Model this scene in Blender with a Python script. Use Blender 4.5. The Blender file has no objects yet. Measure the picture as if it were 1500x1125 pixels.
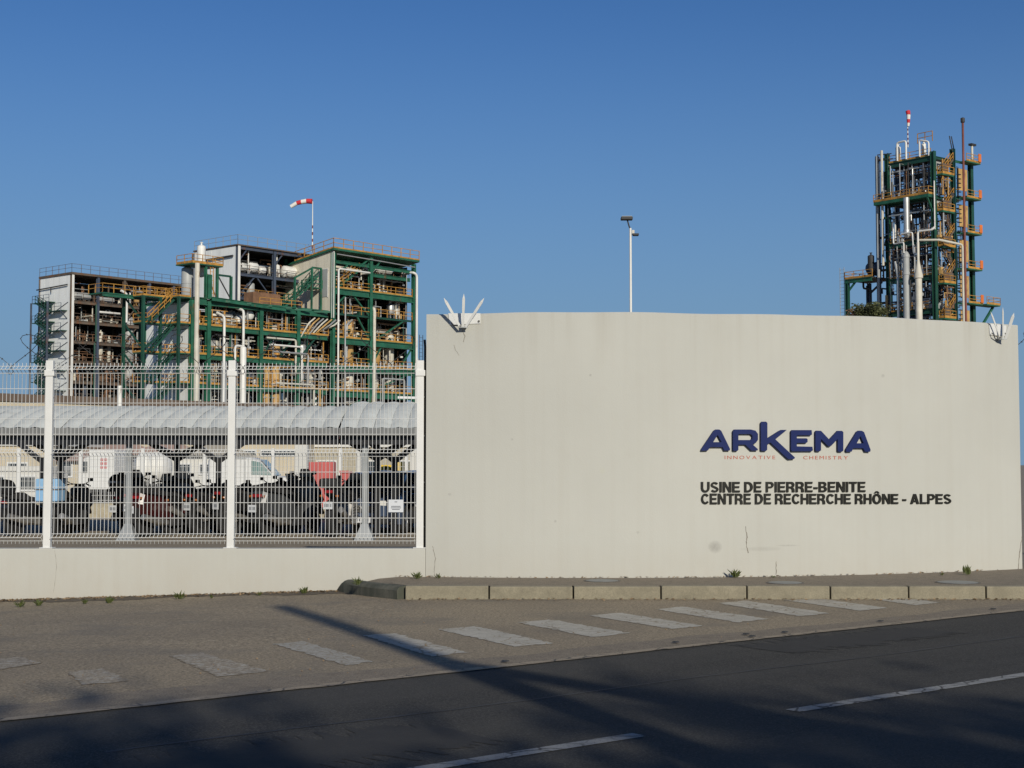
import bpy, bmesh, math, random
from mathutils import Vector, Matrix, geometry
R = math.radians
random.seed(7)
scn = bpy.context.scene
COL = scn.collection

# ------------------------------------------------------------------ camera, sky, sun, exposure
F_PX = 2150.0
CAM_Z = 1.58
PITCH = math.atan(118.0 / F_PX)
cam_data = bpy.data.cameras.new('camera')
cam_data.sensor_width = 36.0
cam_data.lens = F_PX / 1500.0 * 36.0
cam_data.clip_start = 0.05
cam_data.clip_end = 6000.0
cam = bpy.data.objects.new('camera', cam_data)
COL.objects.link(cam)
cam.location = (0, 0, CAM_Z)
cam.rotation_euler = (R(90) + PITCH, 0, 0)
scn.camera = cam

SUN_EL = R(23.0)
SUN_AZ = R(19.0)                      # to the right of straight behind the camera
SUN_DIR = Vector((math.sin(SUN_AZ) * math.cos(SUN_EL), -math.cos(SUN_AZ) * math.cos(SUN_EL), math.sin(SUN_EL)))
world = bpy.data.worlds.new('World')
scn.world = world
world.use_nodes = True
wn = world.node_tree
wn.nodes.clear()
sky = wn.nodes.new('ShaderNodeTexSky')
sky.sky_type = 'NISHITA'
sky.sun_disc = False
sky.sun_elevation = SUN_EL
sky.sun_rotation = math.pi - SUN_AZ
sky.altitude = 150
sky.air_density = 1.0
sky.dust_density = 0.0
sky.ozone_density = 10.0
bg = wn.nodes.new('ShaderNodeBackground')
bg.inputs['Strength'].default_value = 0.075
wo = wn.nodes.new('ShaderNodeOutputWorld')
# pale haze low over the horizon, all the way round
geo = wn.nodes.new('ShaderNodeTexCoord')
sxyz = wn.nodes.new('ShaderNodeSeparateXYZ')
wn.links.new(geo.outputs['Generated'], sxyz.inputs[0])
hz = wn.nodes.new('ShaderNodeMapRange')
hz.interpolation_type = 'SMOOTHSTEP'
hz.inputs['From Min'].default_value = -0.02; hz.inputs['From Max'].default_value = 0.34
hz.inputs['To Min'].default_value = 1.0; hz.inputs['To Max'].default_value = 0.0
wn.links.new(sxyz.outputs['Z'], hz.inputs['Value'])
hm = wn.nodes.new('ShaderNodeMix'); hm.data_type = 'RGBA'
wn.links.new(hz.outputs[0], hm.inputs[0])
wn.links.new(sky.outputs[0], hm.inputs[6])
hm.inputs[7].default_value = (2.35, 3.95, 5.85, 1.0)
wn.links.new(hm.outputs[2], bg.inputs[0])
wn.links.new(bg.outputs[0], wo.inputs[0])

sun_data = bpy.data.lights.new('sun', 'SUN')
sun_data.energy = 3.7
sun_data.angle = R(0.53)
sun_data.color = (1.0, 0.93, 0.80)
sun = bpy.data.objects.new('sun', sun_data)
COL.objects.link(sun)
sun.location = (8, -20, 30)
sun.rotation_euler = (-SUN_DIR).to_track_quat('-Z', 'Y').to_euler()

scn.view_settings.view_transform = 'Standard'
scn.view_settings.look = 'None'
scn.view_settings.gamma = 1.0
scn.view_settings.use_curve_mapping = False
scn.view_settings.exposure = 0.0

# ------------------------------------------------------------------ helpers
cp, sp_ = math.cos(PITCH), math.sin(PITCH)
def ray(px, py):
    a, b = (px - 750.0) / F_PX, (562.5 - py) / F_PX
    return Vector((a, cp - b * sp_, sp_ + b * cp))
def ground(px, py, z=0.0):
    d = ray(px, py)
    t = (z - CAM_Z) / d.z
    return Vector((d.x * t, d.y * t, z))
def at(px, py, Y):
    d = ray(px, py)
    t = Y / d.y
    return Vector((d.x * t, Y, CAM_Z + d.z * t))

class MB:
    """collects simple shapes and links them as one mesh object"""
    def __init__(s):
        s.v = []; s.f = []
    def add(s, vs, fs):
        n = len(s.v)
        s.v += [tuple(p) for p in vs]
        s.f += [tuple(i + n for i in f) for f in fs]
        return s
    def box(s, x0, y0, z0, x1, y1, z1):
        vs = [(x0,y0,z0),(x1,y0,z0),(x1,y1,z0),(x0,y1,z0),(x0,y0,z1),(x1,y0,z1),(x1,y1,z1),(x0,y1,z1)]
        return s.add(vs, [(0,3,2,1),(4,5,6,7),(0,1,5,4),(1,2,6,5),(2,3,7,6),(3,0,4,7)])
    def cbox(s, x0, y0, z0, x1, y1, z1, c=0.01):
        """box with chamfered edges"""
        bm = bmesh.new()
        bmesh.ops.create_cube(bm, size=1)
        for v in bm.verts:
            v.co = Vector(((x0+x1)/2 + v.co.x*(x1-x0), (y0+y1)/2 + v.co.y*(y1-y0), (z0+z1)/2 + v.co.z*(z1-z0)))
        bmesh.ops.bevel(bm, geom=bm.edges[:], offset=c, segments=2, affect='EDGES', profile=0.6)
        bm.verts.index_update()
        s.add([v.co[:] for v in bm.verts], [tuple(v.index for v in f.verts) for f in bm.faces])
        bm.free()
        return s
    def bar(s, p, q, w, h=None, up=(0,0,1)):
        h = h or w
        p, q = Vector(p), Vector(q)
        d = (q - p)
        if d.length < 1e-6: return s
        d.normalize()
        u = Vector(up)
        if abs(d.dot(u)) > 0.98: u = Vector((0,1,0))
        a = d.cross(u).normalized(); b = a.cross(d).normalized()
        a *= w/2; b *= h/2
        vs = [p-a-b, p+a-b, p+a+b, p-a+b, q-a-b, q+a-b, q+a+b, q-a+b]
        return s.add(vs, [(0,3,2,1),(4,5,6,7),(0,1,5,4),(1,2,6,5),(2,3,7,6),(3,0,4,7)])
    def tube(s, pts, r, n=6, close=True, r2=None):
        pts = [Vector(p) for p in pts]
        m = len(pts)
        rings = []
        prev = None
        for i, p in enumerate(pts):
            d = (pts[min(i+1, m-1)] - pts[max(i-1, 0)])
            if d.length < 1e-9: d = Vector((0,0,1))
            d.normalize()
            if prev is None:
                a = d.cross(Vector((0,0,1)))
                if a.length < 0.05: a = d.cross(Vector((0,1,0)))
            else:
                a = prev - d * prev.dot(d)
                if a.length < 0.01: a = d.cross(Vector((0,1,0.3)))
            a.normalize(); prev = a
            b = d.cross(a)
            rr = r if r2 is None else r + (r2 - r) * i / max(1, m-1)
            rings.append([p + (a*math.cos(2*math.pi*k/n) + b*math.sin(2*math.pi*k/n))*rr for k in range(n)])
        vs = [v for ring in rings for v in ring]
        fs = []
        for i in range(m-1):
            for k in range(n):
                fs.append((i*n+k, i*n+(k+1)%n, (i+1)*n+(k+1)%n, (i+1)*n+k))
        if close:
            fs.append(tuple(range(n-1, -1, -1))); fs.append(tuple((m-1)*n+k for k in range(n)))
        return s.add(vs, fs)
    def lathe(s, prof, c=(0,0,0), axis='z', n=12):
        """prof: list of (radius, height)"""
        c = Vector(c); vs = []; fs = []; m = len(prof)
        for (r, h) in prof:
            for k in range(n):
                a = 2*math.pi*k/n
                x, y = r*math.cos(a), r*math.sin(a)
                if axis == 'z': p = Vector((x, y, h))
                elif axis == 'x': p = Vector((h, x, y))
                else: p = Vector((y, h, x))
                vs.append(c + p)
        for i in range(m-1):
            for k in range(n):
                fs.append((i*n+k, i*n+(k+1)%n, (i+1)*n+(k+1)%n, (i+1)*n+k))
        if prof[0][0] > 1e-4: fs.append(tuple(range(n-1, -1, -1)))
        if prof[-1][0] > 1e-4: fs.append(tuple((m-1)*n+k for k in range(n)))
        return s.add(vs, fs)
    def prism(s, prof, y0, y1, inset=0.0, t=0.0):
        """xz profile extruded over y; with inset>0 the two faces are smaller (soft edges of depth t)"""
        m = len(prof)
        cx = sum(p[0] for p in prof)/m; cz = sum(p[1] for p in prof)/m
        def sh(p):
            d = math.hypot(p[0]-cx, p[1]-cz) or 1
            k = max(0.0, 1 - inset/d)
            return (cx+(p[0]-cx)*k, cz+(p[1]-cz)*k)
        if inset > 0:
            layers = [([sh(p) for p in prof], y0), (prof, y0+t), (prof, y1-t), ([sh(p) for p in prof], y1)]
        else:
            layers = [(prof, y0), (prof, y1)]
        vs = []; fs = []
        for (pr, y) in layers:
            vs += [(p[0], y, p[1]) for p in pr]
        L = len(layers)
        for i in range(L-1):
            for k in range(m):
                fs.append((i*m+k, i*m+(k+1)%m, (i+1)*m+(k+1)%m, (i+1)*m+k))
        fs.append(tuple(range(m-1, -1, -1))); fs.append(tuple((L-1)*m+k for k in range(m)))
        return s.add(vs, fs)
    def build(s, name, mat, parent=None, smooth=False, fix=True):
        me = bpy.data.meshes.new(name)
        me.from_pydata(s.v, [], s.f)
        if fix:
            bm = bmesh.new(); bm.from_mesh(me)
            bmesh.ops.recalc_face_normals(bm, faces=bm.faces[:])
            bm.to_mesh(me); bm.free()
        me.materials.append(mat)
        if smooth:
            me.polygons.foreach_set('use_smooth', [True]*len(me.polygons))
            try: me.set_sharp_from_angle(angle=R(40))
            except Exception: pass
        return link(name, me, parent)
def link(name, me, parent=None):
    o = bpy.data.objects.new(name, me)
    COL.objects.link(o)
    if parent is not None: o.parent = parent
    return o
def tag(o, label=None, cat=None, group=None, kind=None):
    if label: o['label'] = label
    if cat: o['category'] = cat
    if group: o['group'] = group
    if kind: o['kind'] = kind
    return o
def thing(name, label, cat, loc=(0,0,0), rotz=0.0, group=None):
    o = bpy.data.objects.new(name, None)
    o.empty_display_size = 0.3
    COL.objects.link(o)
    o.location = loc; o.rotation_euler = (0, 0, rotz)
    return tag(o, label, cat, group)
def stuff(o):
    o['kind'] = 'stuff'; return o
def kids(o):
    return [c for c in COL.objects if c.parent == o]
def copy_tree(o, parent=None):
    c = o.copy(); COL.objects.link(c)
    c.parent = parent
    for ch in kids(o): copy_tree(ch, c)
    return c

# ------------------------------------------------------------------ materials
def new_mat(name):
    m = bpy.data.materials.new(name); m.use_nodes = True
    nt = m.node_tree
    return m, nt, nt.nodes['Principled BSDF']
def N(nt, t, **kw):
    n = nt.nodes.new(t)
    for k, v in kw.items(): setattr(n, k, v)
    return n
def noise(nt, vec, scale, detail=4, rough=0.55):
    n = N(nt, 'ShaderNodeTexNoise')
    n.inputs['Scale'].default_value = scale; n.inputs['Detail'].default_value = detail; n.inputs['Roughness'].default_value = rough
    nt.links.new(vec, n.inputs['Vector'])
    return n.outputs['Fac']
def ramp(nt, fac, stops):
    r = N(nt, 'ShaderNodeValToRGB')
    e = r.color_ramp.elements
    while len(e) < len(stops): e.new(0.5)
    for i, (p, c) in enumerate(stops):
        e[i].position = p
        e[i].color = (c, c, c, 1) if isinstance(c, (int, float)) else (*c, 1)
    nt.links.new(fac, r.inputs[0])
    return r.outputs[0]
def mix(nt, fac, a, b, blend='MIX'):
    m = N(nt, 'ShaderNodeMix', data_type='RGBA', blend_type=blend)
    for sock, v in ((m.inputs[0], fac), (m.inputs[6], a), (m.inputs[7], b)):
        if isinstance(v, bpy.types.NodeSocket): nt.links.new(v, sock)
        elif isinstance(v, (int, float)): sock.default_value = v
        else: sock.default_value = (*v, 1)
    return m.outputs[2]
def mth(nt, op, a, b=None, c=None):
    m = N(nt, 'ShaderNodeMath', operation=op)
    for i, v in enumerate((a, b, c)):
        if v is None: continue
        if isinstance(v, bpy.types.NodeSocket): nt.links.new(v, m.inputs[i])
        else: m.inputs[i].default_value = v
    return m.outputs[0]
def scaled(nt, vec, s):
    m = N(nt, 'ShaderNodeMapping')
    m.inputs['Scale'].default_value = s
    nt.links.new(vec, m.inputs['Vector'])
    return m.outputs[0]
def bump(nt, bsdf, h, strength=0.3, dist=0.01):
    b = N(nt, 'ShaderNodeBump')
    b.inputs['Strength'].default_value = strength; b.inputs['Distance'].default_value = dist
    nt.links.new(h, b.inputs['Height']); nt.links.new(b.outputs[0], bsdf.inputs['Normal'])

def simple(name, col, rough=0.6, metal=0.0, var=0.18, scale=2.0, rust=0.0, rustcol=(0.16,0.07,0.03), streak=False, coat=0.0):
    m, nt, b = new_mat(name)
    tc = N(nt, 'ShaderNodeTexCoord').outputs['Object']
    vec = scaled(nt, tc, (1,1,0.15)) if streak else tc
    f = noise(nt, vec, scale, 5, 0.6)
    lo = tuple(c*(1-var) for c in col); hi = tuple(min(1, c*(1+var)) for c in col)
    c = ramp(nt, f, [(0.3, lo), (0.7, hi)])
    if rust > 0:
        f2 = noise(nt, scaled(nt, tc, (1,1,0.4)), scale*1.7, 6, 0.7)
        k = ramp(nt, f2, [(0.62-rust*0.35, 0.0), (0.74-rust*0.25, 1.0)])
        c = mix(nt, k, c, rustcol)
    nt.links.new(c, b.inputs['Base Color'])
    b.inputs['Roughness'].default_value = rough; b.inputs['Metallic'].default_value = metal
    if coat: b.inputs['Coat Weight'].default_value = coat
    return m

M = {}
M['white_paint'] = simple('white_powder_coat', (0.68,0.68,0.65), 0.45, var=0.05, scale=3)
M['wire_white'] = simple('white_wire_coat', (0.66,0.66,0.63), 0.45, var=0.04)
def dull(m, sp=0.15):
    m.node_tree.nodes['Principled BSDF'].inputs['Specular IOR Level'].default_value = sp
    return m
M['green'] = simple('green_steel_paint', (0.016,0.105,0.060), 0.6, var=0.4, scale=0.8, rust=0.10)
M['dgreen'] = simple('dark_green_steel_paint', (0.012,0.062,0.040), 0.5, var=0.3, scale=0.5)
M['yellow'] = simple('yellow_safety_paint', (0.46,0.235,0.045), 0.6, var=0.35, scale=0.9, rust=0.22)
M['orange'] = simple('orange_panel_paint', (0.62,0.16,0.03), 0.55, var=0.2, scale=0.6)
M['navy'] = simple('slate_blue_steel_paint', (0.055,0.072,0.105), 0.55, var=0.25, scale=0.5, rust=0.1)
M['brown'] = simple('weathered_brown_steel', (0.11,0.085,0.062), 0.7, var=0.35, scale=0.8, rust=0.35)
M['dark'] = simple('dark_steel_and_shade', (0.035,0.035,0.035), 0.7, var=0.4, scale=0.8)  # near-black; on backing panels it paints the shade inside the bays
M['grating'] = simple('grey_grating', (0.07,0.07,0.065), 0.75, var=0.3, scale=0.7)
M['silver'] = simple('aluminium_lagging', (0.50,0.50,0.48), 0.42, 0.55, var=0.15, scale=0.7)
M['greycol'] = simple('grey_column_paint', (0.36,0.37,0.36), 0.5, var=0.12, scale=0.5)
M['cream'] = simple('cream_lagging', (0.58,0.55,0.46), 0.6, var=0.14, scale=0.6, rust=0.12, rustcol=(0.3,0.18,0.08))
M['whitepipe'] = simple('white_pipe_paint', (0.72,0.71,0.66), 0.5, var=0.1, scale=0.6, rust=0.06)
M['tan'] = simple('tan_lagging', (0.50,0.31,0.11), 0.6, var=0.25, scale=0.6, rust=0.2)
M['rust'] = simple('rusty_pipe', (0.20,0.105,0.055), 0.8, var=0.4, scale=0.8)
M['vent'] = simple('red_brown_vent_paint', (0.19,0.06,0.045), 0.7, var=0.3, scale=0.5)
M['galv'] = simple('galvanised_steel', (0.30,0.315,0.315), 0.5, 0.35, var=0.1, scale=6)
M['black'] = simple('black_paint', (0.012,0.012,0.013), 0.35, var=0.2)
M['blackmatt'] = simple('matt_black_plastic', (0.018,0.018,0.019), 0.7, var=0.3, scale=5)
M['rubber'] = simple('tyre_rubber', (0.018,0.018,0.018), 0.85, var=0.3, scale=8)
M['chrome'] = simple('bright_metal', (0.6,0.6,0.6), 0.25, 0.9, var=0.1)
M['engine'] = simple('engine_grey_metal', (0.33,0.32,0.30), 0.45, 0.7, var=0.4, scale=9)
M['redlens'] = simple('red_lamp_lens', (0.30,0.012,0.014), 0.25, var=0.1, coat=0.6)
M['amber'] = simple('amber_lamp_lens', (0.32,0.10,0.015), 0.3, var=0.1)
M['plate'] = simple('white_number_plate', (0.62,0.64,0.66), 0.4, var=0.05)
M['skyblue'] = simple('light_blue_plastic', (0.26,0.47,0.72), 0.5, var=0.05)
M['maroon'] = simple('dark_red_bodywork', (0.045,0.008,0.008), 0.3, var=0.2, coat=0.5)
M['bikegreen'] = simple('green_bodywork', (0.03,0.13,0.03), 0.35, var=0.2, coat=0.5)
M['bikegrey'] = simple('grey_bodywork', (0.055,0.058,0.062), 0.3, var=0.2, coat=0.5)
M['carblue'] = simple('dark_blue_car_paint', (0.07,0.10,0.17), 0.28, 0.2, var=0.1, coat=1.0)
M['cargrey'] = simple('dark_grey_car_paint', (0.09,0.085,0.078), 0.3, 0.2, var=0.1, coat=1.0)
M['glass'] = simple('dark_window_glass', (0.03,0.04,0.045), 0.06, var=0.1)
M['teal'] = simple('tinted_van_glass', (0.16,0.26,0.24), 0.1, var=0.1)
M['screen'] = simple('smoked_screen', (0.45,0.45,0.42), 0.15, var=0.1)
M['red'] = simple('faded_red_paint', (0.50,0.10,0.09), 0.55, var=0.12, scale=1.5)
M['sockred'] = simple('red_sock_fabric', (0.55,0.03,0.04), 0.8, var=0.1)
M['sockwhite'] = simple('white_sock_fabric', (0.75,0.72,0.66), 0.8, var=0.08)
M['signyellow'] = simple('yellow_sign', (0.75,0.50,0.03), 0.5, var=0.05)
M['ink'] = simple('grey_print', (0.12,0.13,0.15), 0.6, var=0.1)
M['logoblue'] = simple('navy_letter_enamel', (0.012,0.022,0.100), 0.6, var=0.12, scale=4)
M['lettergrey'] = simple('charcoal_letter', (0.020,0.020,0.017), 0.55, var=0.35, scale=6)
dull(M['logoblue']); dull(M['lettergrey'])
M['letterred'] = simple('red_letter', (0.42,0.10,0.065), 0.5, var=0.15)
M['wood'] = simple('pole_timber', (0.12,0.08,0.05), 0.85, var=0.3, scale=3, streak=True)
M['bark'] = simple('bark', (0.11,0.085,0.065), 0.9, var=0.3, scale=4)
M['leaf'] = simple('tree_leaf', (0.075,0.085,0.030), 0.7, var=0.4, scale=0.9)
M['weed'] = simple('weed_leaf', (0.085,0.105,0.028), 0.6, var=0.35, scale=25)
M['deadleaf'] = simple('dry_leaf', (0.26,0.18,0.10), 0.85, var=0.5, scale=30)
M['beige_wall'] = simple('beige_render', (0.52,0.45,0.32), 0.85, var=0.1, scale=0.4)
M['white_wall'] = simple('white_render', (0.60,0.59,0.54), 0.8, var=0.06, scale=0.4)
M['pinktile'] = simple('faded_tile', (0.50,0.33,0.24), 0.85, var=0.18, scale=1.2)
M['brownroof'] = simple('brown_roof_edge', (0.13,0.095,0.07), 0.85, var=0.2, scale=0.5)
M['rivet'] = simple('stain_dark', (0.13,0.12,0.10), 0.9, var=0.3, scale=20)
M['manhole'] = simple('cast_cover', (0.20,0.21,0.21), 0.5, 0.4, var=0.2, scale=9)
M['crack'] = simple('crack_dark', (0.20,0.18,0.145), 0.95, var=0.4, scale=12)

def corrugated(name, col, pitch, axis='Y', rough=0.5, amp=0.02, stain=0.12):
    m, nt, b = new_mat(name)
    tc = N(nt, 'ShaderNodeTexCoord').outputs['Object']
    f = noise(nt, scaled(nt, tc, (1,1,0.12)), 0.8, 5, 0.65)
    c = ramp(nt, f, [(0.28, tuple(x*(1-stain*1.6) for x in col)), (0.5, col), (0.8, tuple(min(1, x*(1+stain*0.5)) for x in col))])
    nt.links.new(c, b.inputs['Base Color']); b.inputs['Roughness'].default_value = rough
    w = N(nt, 'ShaderNodeTexWave', wave_type='BANDS', bands_direction=axis)
    w.inputs['Scale'].default_value = 2*math.pi/(20*pitch) ; w.inputs['Distortion'].default_value = 0
    nt.links.new(tc, w.inputs['Vector'])
    bump(nt, b, w.outputs['Fac'], 0.18, amp)
    return m
M['clad_white'] = corrugated('white_ribbed_cladding', (0.86,0.87,0.83), 0.33)
M['clad_beige'] = corrugated('beige_ribbed_cladding', (0.70,0.65,0.52), 0.33, stain=0.16)
M['sheet'] = simple('weathered_translucent_sheet', (0.60,0.62,0.575), 0.9, var=0.12, scale=2.5)
dull(M['sheet'])
M['gutter'] = simple('weathered_gutter_zinc', (0.17,0.175,0.17), 0.7, var=0.15, scale=2)

# stucco of the wall: faint vertical runs, blotches, a smudge
def plaster(name, col):
    m, nt, b = new_mat(name)
    pos = N(nt, 'ShaderNodeNewGeometry').outputs['Position']
    f1 = noise(nt, scaled(nt, pos, (1,1,1)), 0.55, 4, 0.6)
    f2 = noise(nt, scaled(nt, pos, (9,1,0.22)), 1.0, 5, 0.65)
    f3 = noise(nt, scaled(nt, pos, (1,1,1)), 3.2, 6, 0.7)
    c = ramp(nt, f1, [(0.25, tuple(x*0.95 for x in col)), (0.75, tuple(x*1.04 for x in col))])
    c = mix(nt, ramp(nt, f2, [(0.46, 0.0), (0.80, 0.17)]), c, (0.39,0.365,0.30))
    c = mix(nt, ramp(nt, f3, [(0.58, 0.0), (0.82, 0.16)]), c, (0.40,0.375,0.31))
    sep = N(nt, 'ShaderNodeSeparateXYZ'); nt.links.new(pos, sep.inputs[0])
    tw = mth(nt, 'MULTIPLY', mth(nt, 'MAXIMUM', mth(nt, 'SUBTRACT', sep.outputs['Z'], 2.75), 0.0), 1.3)
    runs = ramp(nt, noise(nt, scaled(nt, pos, (5,1,0.12)), 1.0, 4, 0.6), [(0.50, 0.0), (0.72, 0.42)])
    c = mix(nt, mth(nt, 'MULTIPLY', tw, runs), c, (0.36,0.335,0.275))
    # grime just above the foot of the wall
    low = mth(nt, 'SUBTRACT', 0.62, sep.outputs['Z'])
    lowf = mth(nt, 'MULTIPLY', mth(nt, 'MAXIMUM', low, 0.0), noise(nt, scaled(nt, pos, (4,1,2)), 1.5, 5))
    c = mix(nt, mth(nt, 'MINIMUM', mth(nt, 'MULTIPLY', lowf, 0.55), 0.4), c, (0.40,0.33,0.24))
    # scuffs with a shape of their own
    for (sx, sz, rx, rz, k) in ((2.59,0.53,0.10,0.085,0.75), (3.20,0.50,0.30,0.035,0.30), (3.55,0.54,0.18,0.012,0.45), (1.15,1.50,0.045,0.05,0.25), (4.9,2.75,0.03,0.03,0.5), (1.0,2.72,0.02,0.02,0.7), (0.0,1.9,0.02,0.02,0.5), (0.55,0.86,0.02,0.02,0.6), (1.6,0.72,0.025,0.02,0.5), (-0.8,1.2,0.03,0.02,0.4)):
        dx = mth(nt, 'DIVIDE', mth(nt, 'SUBTRACT', sep.outputs['X'], sx), rx)
        dz = mth(nt, 'DIVIDE', mth(nt, 'SUBTRACT', sep.outputs['Z'], sz), rz)
        d2 = mth(nt, 'ADD', mth(nt, 'MULTIPLY', dx, dx), mth(nt, 'MULTIPLY', dz, dz))
        g = mth(nt, 'MAXIMUM', mth(nt, 'SUBTRACT', 1.0, d2), 0.0)
        g = mth(nt, 'MULTIPLY', mth(nt, 'MULTIPLY', g, noise(nt, pos, 22, 5, 0.8)), k)
        colr = (0.50,0.50,0.30) if (sx, sz) == (1.15,1.50) else (0.16,0.15,0.135)
        c = mix(nt, g, c, colr)
    nt.links.new(c, b.inputs['Base Color'])
    b.inputs['Roughness'].default_value = 0.9
    h = mth(nt, 'ADD', noise(nt, pos, 60, 4, 0.6), mth(nt, 'MULTIPLY', noise(nt, pos, 2.0, 3), 1.5))
    bump(nt, b, h, 0.22, 0.008)
    return m
M['plaster'] = plaster('off_white_render', (0.492,0.490,0.440))

def asphalt_color(nt, pos, kind):
    fine = noise(nt, pos, 55 if kind == 'apron' else 70, 3, 0.75)
    mid = noise(nt, pos, 7, 6, 0.7)
    grain = noise(nt, pos, 30, 2, 0.5)
    big = noise(nt, pos, 0.55, 4, 0.55)
    if kind == 'apron':
        c = ramp(nt, fine, [(0.30, (0.145,0.115,0.076)), (0.50, (0.325,0.265,0.178)), (0.68, (0.54,0.455,0.32))])
        c = mix(nt, ramp(nt, big, [(0.40, 0.0), (0.66, 0.45)]), c, (0.19,0.162,0.122))
        c = mix(nt, ramp(nt, mid, [(0.50, 0.0), (0.78, 0.45)]), c, (0.145,0.12,0.088))
        c = mix(nt, ramp(nt, grain, [(0.46, 0.0), (0.66, 0.50)]), c, (0.115,0.092,0.063))
        c = mix(nt, ramp(nt, grain, [(0.30, 0.45), (0.42, 0.0)]), c, (0.46,0.395,0.29))
        worn = noise(nt, pos, 0.9, 5, 0.6)
        c = mix(nt, ramp(nt, worn, [(0.52, 0.0), (0.66, 0.55)]), c, (0.18,0.160,0.128))
        vo = N(nt, 'ShaderNodeTexVoronoi'); vo.inputs['Scale'].default_value = 16
        nt.links.new(pos, vo.inputs['Vector'])
        c = mix(nt, ramp(nt, vo.outputs['Distance'], [(0.05, 0.8), (0.12, 0.0)]), c, (0.36,0.32,0.27))
    elif kind == 'walk':
        c = ramp(nt, fine, [(0.30, (0.13,0.107,0.08)), (0.50, (0.235,0.197,0.146)), (0.70, (0.36,0.31,0.235))])
        c = mix(nt, ramp(nt, mid, [(0.45, 0.0), (0.75, 0.5)]), c, (0.085,0.072,0.058))
    else:
        c = ramp(nt, fine, [(0.30, (0.015,0.0145,0.013)), (0.50, (0.036,0.0345,0.030)), (0.66, (0.110,0.104,0.091))])
        rot = N(nt, 'ShaderNodeMapping'); rot.inputs['Rotation'].default_value = (0, 0, R(-38.4)); rot.inputs['Scale'].default_value = (1,1,1)
        nt.links.new(pos, rot.inputs['Vector'])
        st = noise(nt, scaled(nt, rot.outputs[0], (0.10,1.5,1)), 1.0, 5, 0.6)
        c = mix(nt, ramp(nt, st, [(0.40, 0.0), (0.70, 0.55)]), c, (0.070,0.067,0.059))
        c = mix(nt, ramp(nt, mid, [(0.52, 0.0), (0.8, 0.5)]), c, (0.022,0.0215,0.020))
        c = mix(nt, ramp(nt, grain, [(0.30, 0.35), (0.42, 0.0)]), c, (0.085,0.081,0.073))
        st2 = noise(nt, scaled(nt, rot.outputs[0], (0.04,0.55,1)), 1.0, 3, 0.5)
        c = mix(nt, ramp(nt, st2, [(0.40, 0.0), (0.62, 0.45)]), c, (0.074,0.070,0.060))
    return c, fine
def asphalt(name, kind):
    m, nt, b = new_mat(name)
    pos = N(nt, 'ShaderNodeNewGeometry').outputs['Position']
    c, fine = asphalt_color(nt, pos, kind)
    nt.links.new(c, b.inputs['Base Color'])
    b.inputs['Roughness'].default_value = 0.88
    b.inputs['Specular IOR Level'].default_value = 0.3
    bump(nt, b, fine, 0.7, 0.008 if kind != 'road' else 0.007)
    return m
M['apron'] = asphalt('brown_worn_asphalt', 'apron')
M['road'] = asphalt('dark_road_asphalt', 'road')
M['walk'] = asphalt('pavement_asphalt', 'walk')
def worn_paint(name, base, wear, col=(0.44,0.44,0.41)):
    m, nt, b = new_mat(name)
    pos = N(nt, 'ShaderNodeNewGeometry').outputs['Position']
    c, fine = asphalt_color(nt, pos, base)
    vo = N(nt, 'ShaderNodeTexVoronoi', feature='DISTANCE_TO_EDGE'); vo.inputs['Scale'].default_value = 5.5
    wob = N(nt, 'ShaderNodeMix', data_type='VECTOR'); wob.inputs[0].default_value = 0.06
    nn = N(nt, 'ShaderNodeTexNoise'); nn.inputs['Scale'].default_value = 9
    nt.links.new(pos, nn.inputs['Vector']); nt.links.new(pos, wob.inputs[4]); nt.links.new(nn.outputs['Color'], wob.inputs[5])
    nt.links.new(wob.outputs[1], vo.inputs['Vector'])
    crack = ramp(nt, vo.outputs['Distance'], [(0.018, 1.0), (0.055, 0.0)])
    crk_area = ramp(nt, noise(nt, pos, 1.3, 4), [(0.38, 0.0), (0.52, 1.0)])
    crack = mix(nt, 1.0, crack, crk_area, 'MULTIPLY')
    w = ramp(nt, noise(nt, pos, 14, 7, 0.75), [(0.70-wear*0.42, 0.0), (0.86-wear*0.42, 1.0)])
    tot = mix(nt, 1.0, crack, w, 'LIGHTEN')
    pc = mix(nt, ramp(nt, noise(nt, pos, 4, 5), [(0.35, 0.0), (0.75, 0.55)]), col, tuple(x*0.6 for x in col))
    pc = mix(nt, ramp(nt, fine, [(0.36, 0.45), (0.5, 0.0)]), pc, c)
    nt.links.new(mix(nt, tot, pc, c), b.inputs['Base Color'])
    b.inputs['Roughness'].default_value = 0.75
    bump(nt, b, fine, 0.5, 0.006)
    return m
M['paint'] = worn_paint('worn_crossing_paint', 'apron', 0.38, (0.50,0.475,0.40))
M['paint_bad'] = worn_paint('nearly_gone_crossing_paint', 'apron', 0.80, (0.50,0.475,0.40))
M['paint_mid'] = worn_paint('half_worn_crossing_paint', 'apron', 0.56, (0.44,0.42,0.355))
M['paint_line'] = worn_paint('road_line_paint', 'road', 0.22, (0.33,0.33,0.31))
M['edge_joint'] = worn_paint('sandy_road_joint', 'road', 0.30, (0.36,0.295,0.205))
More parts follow.
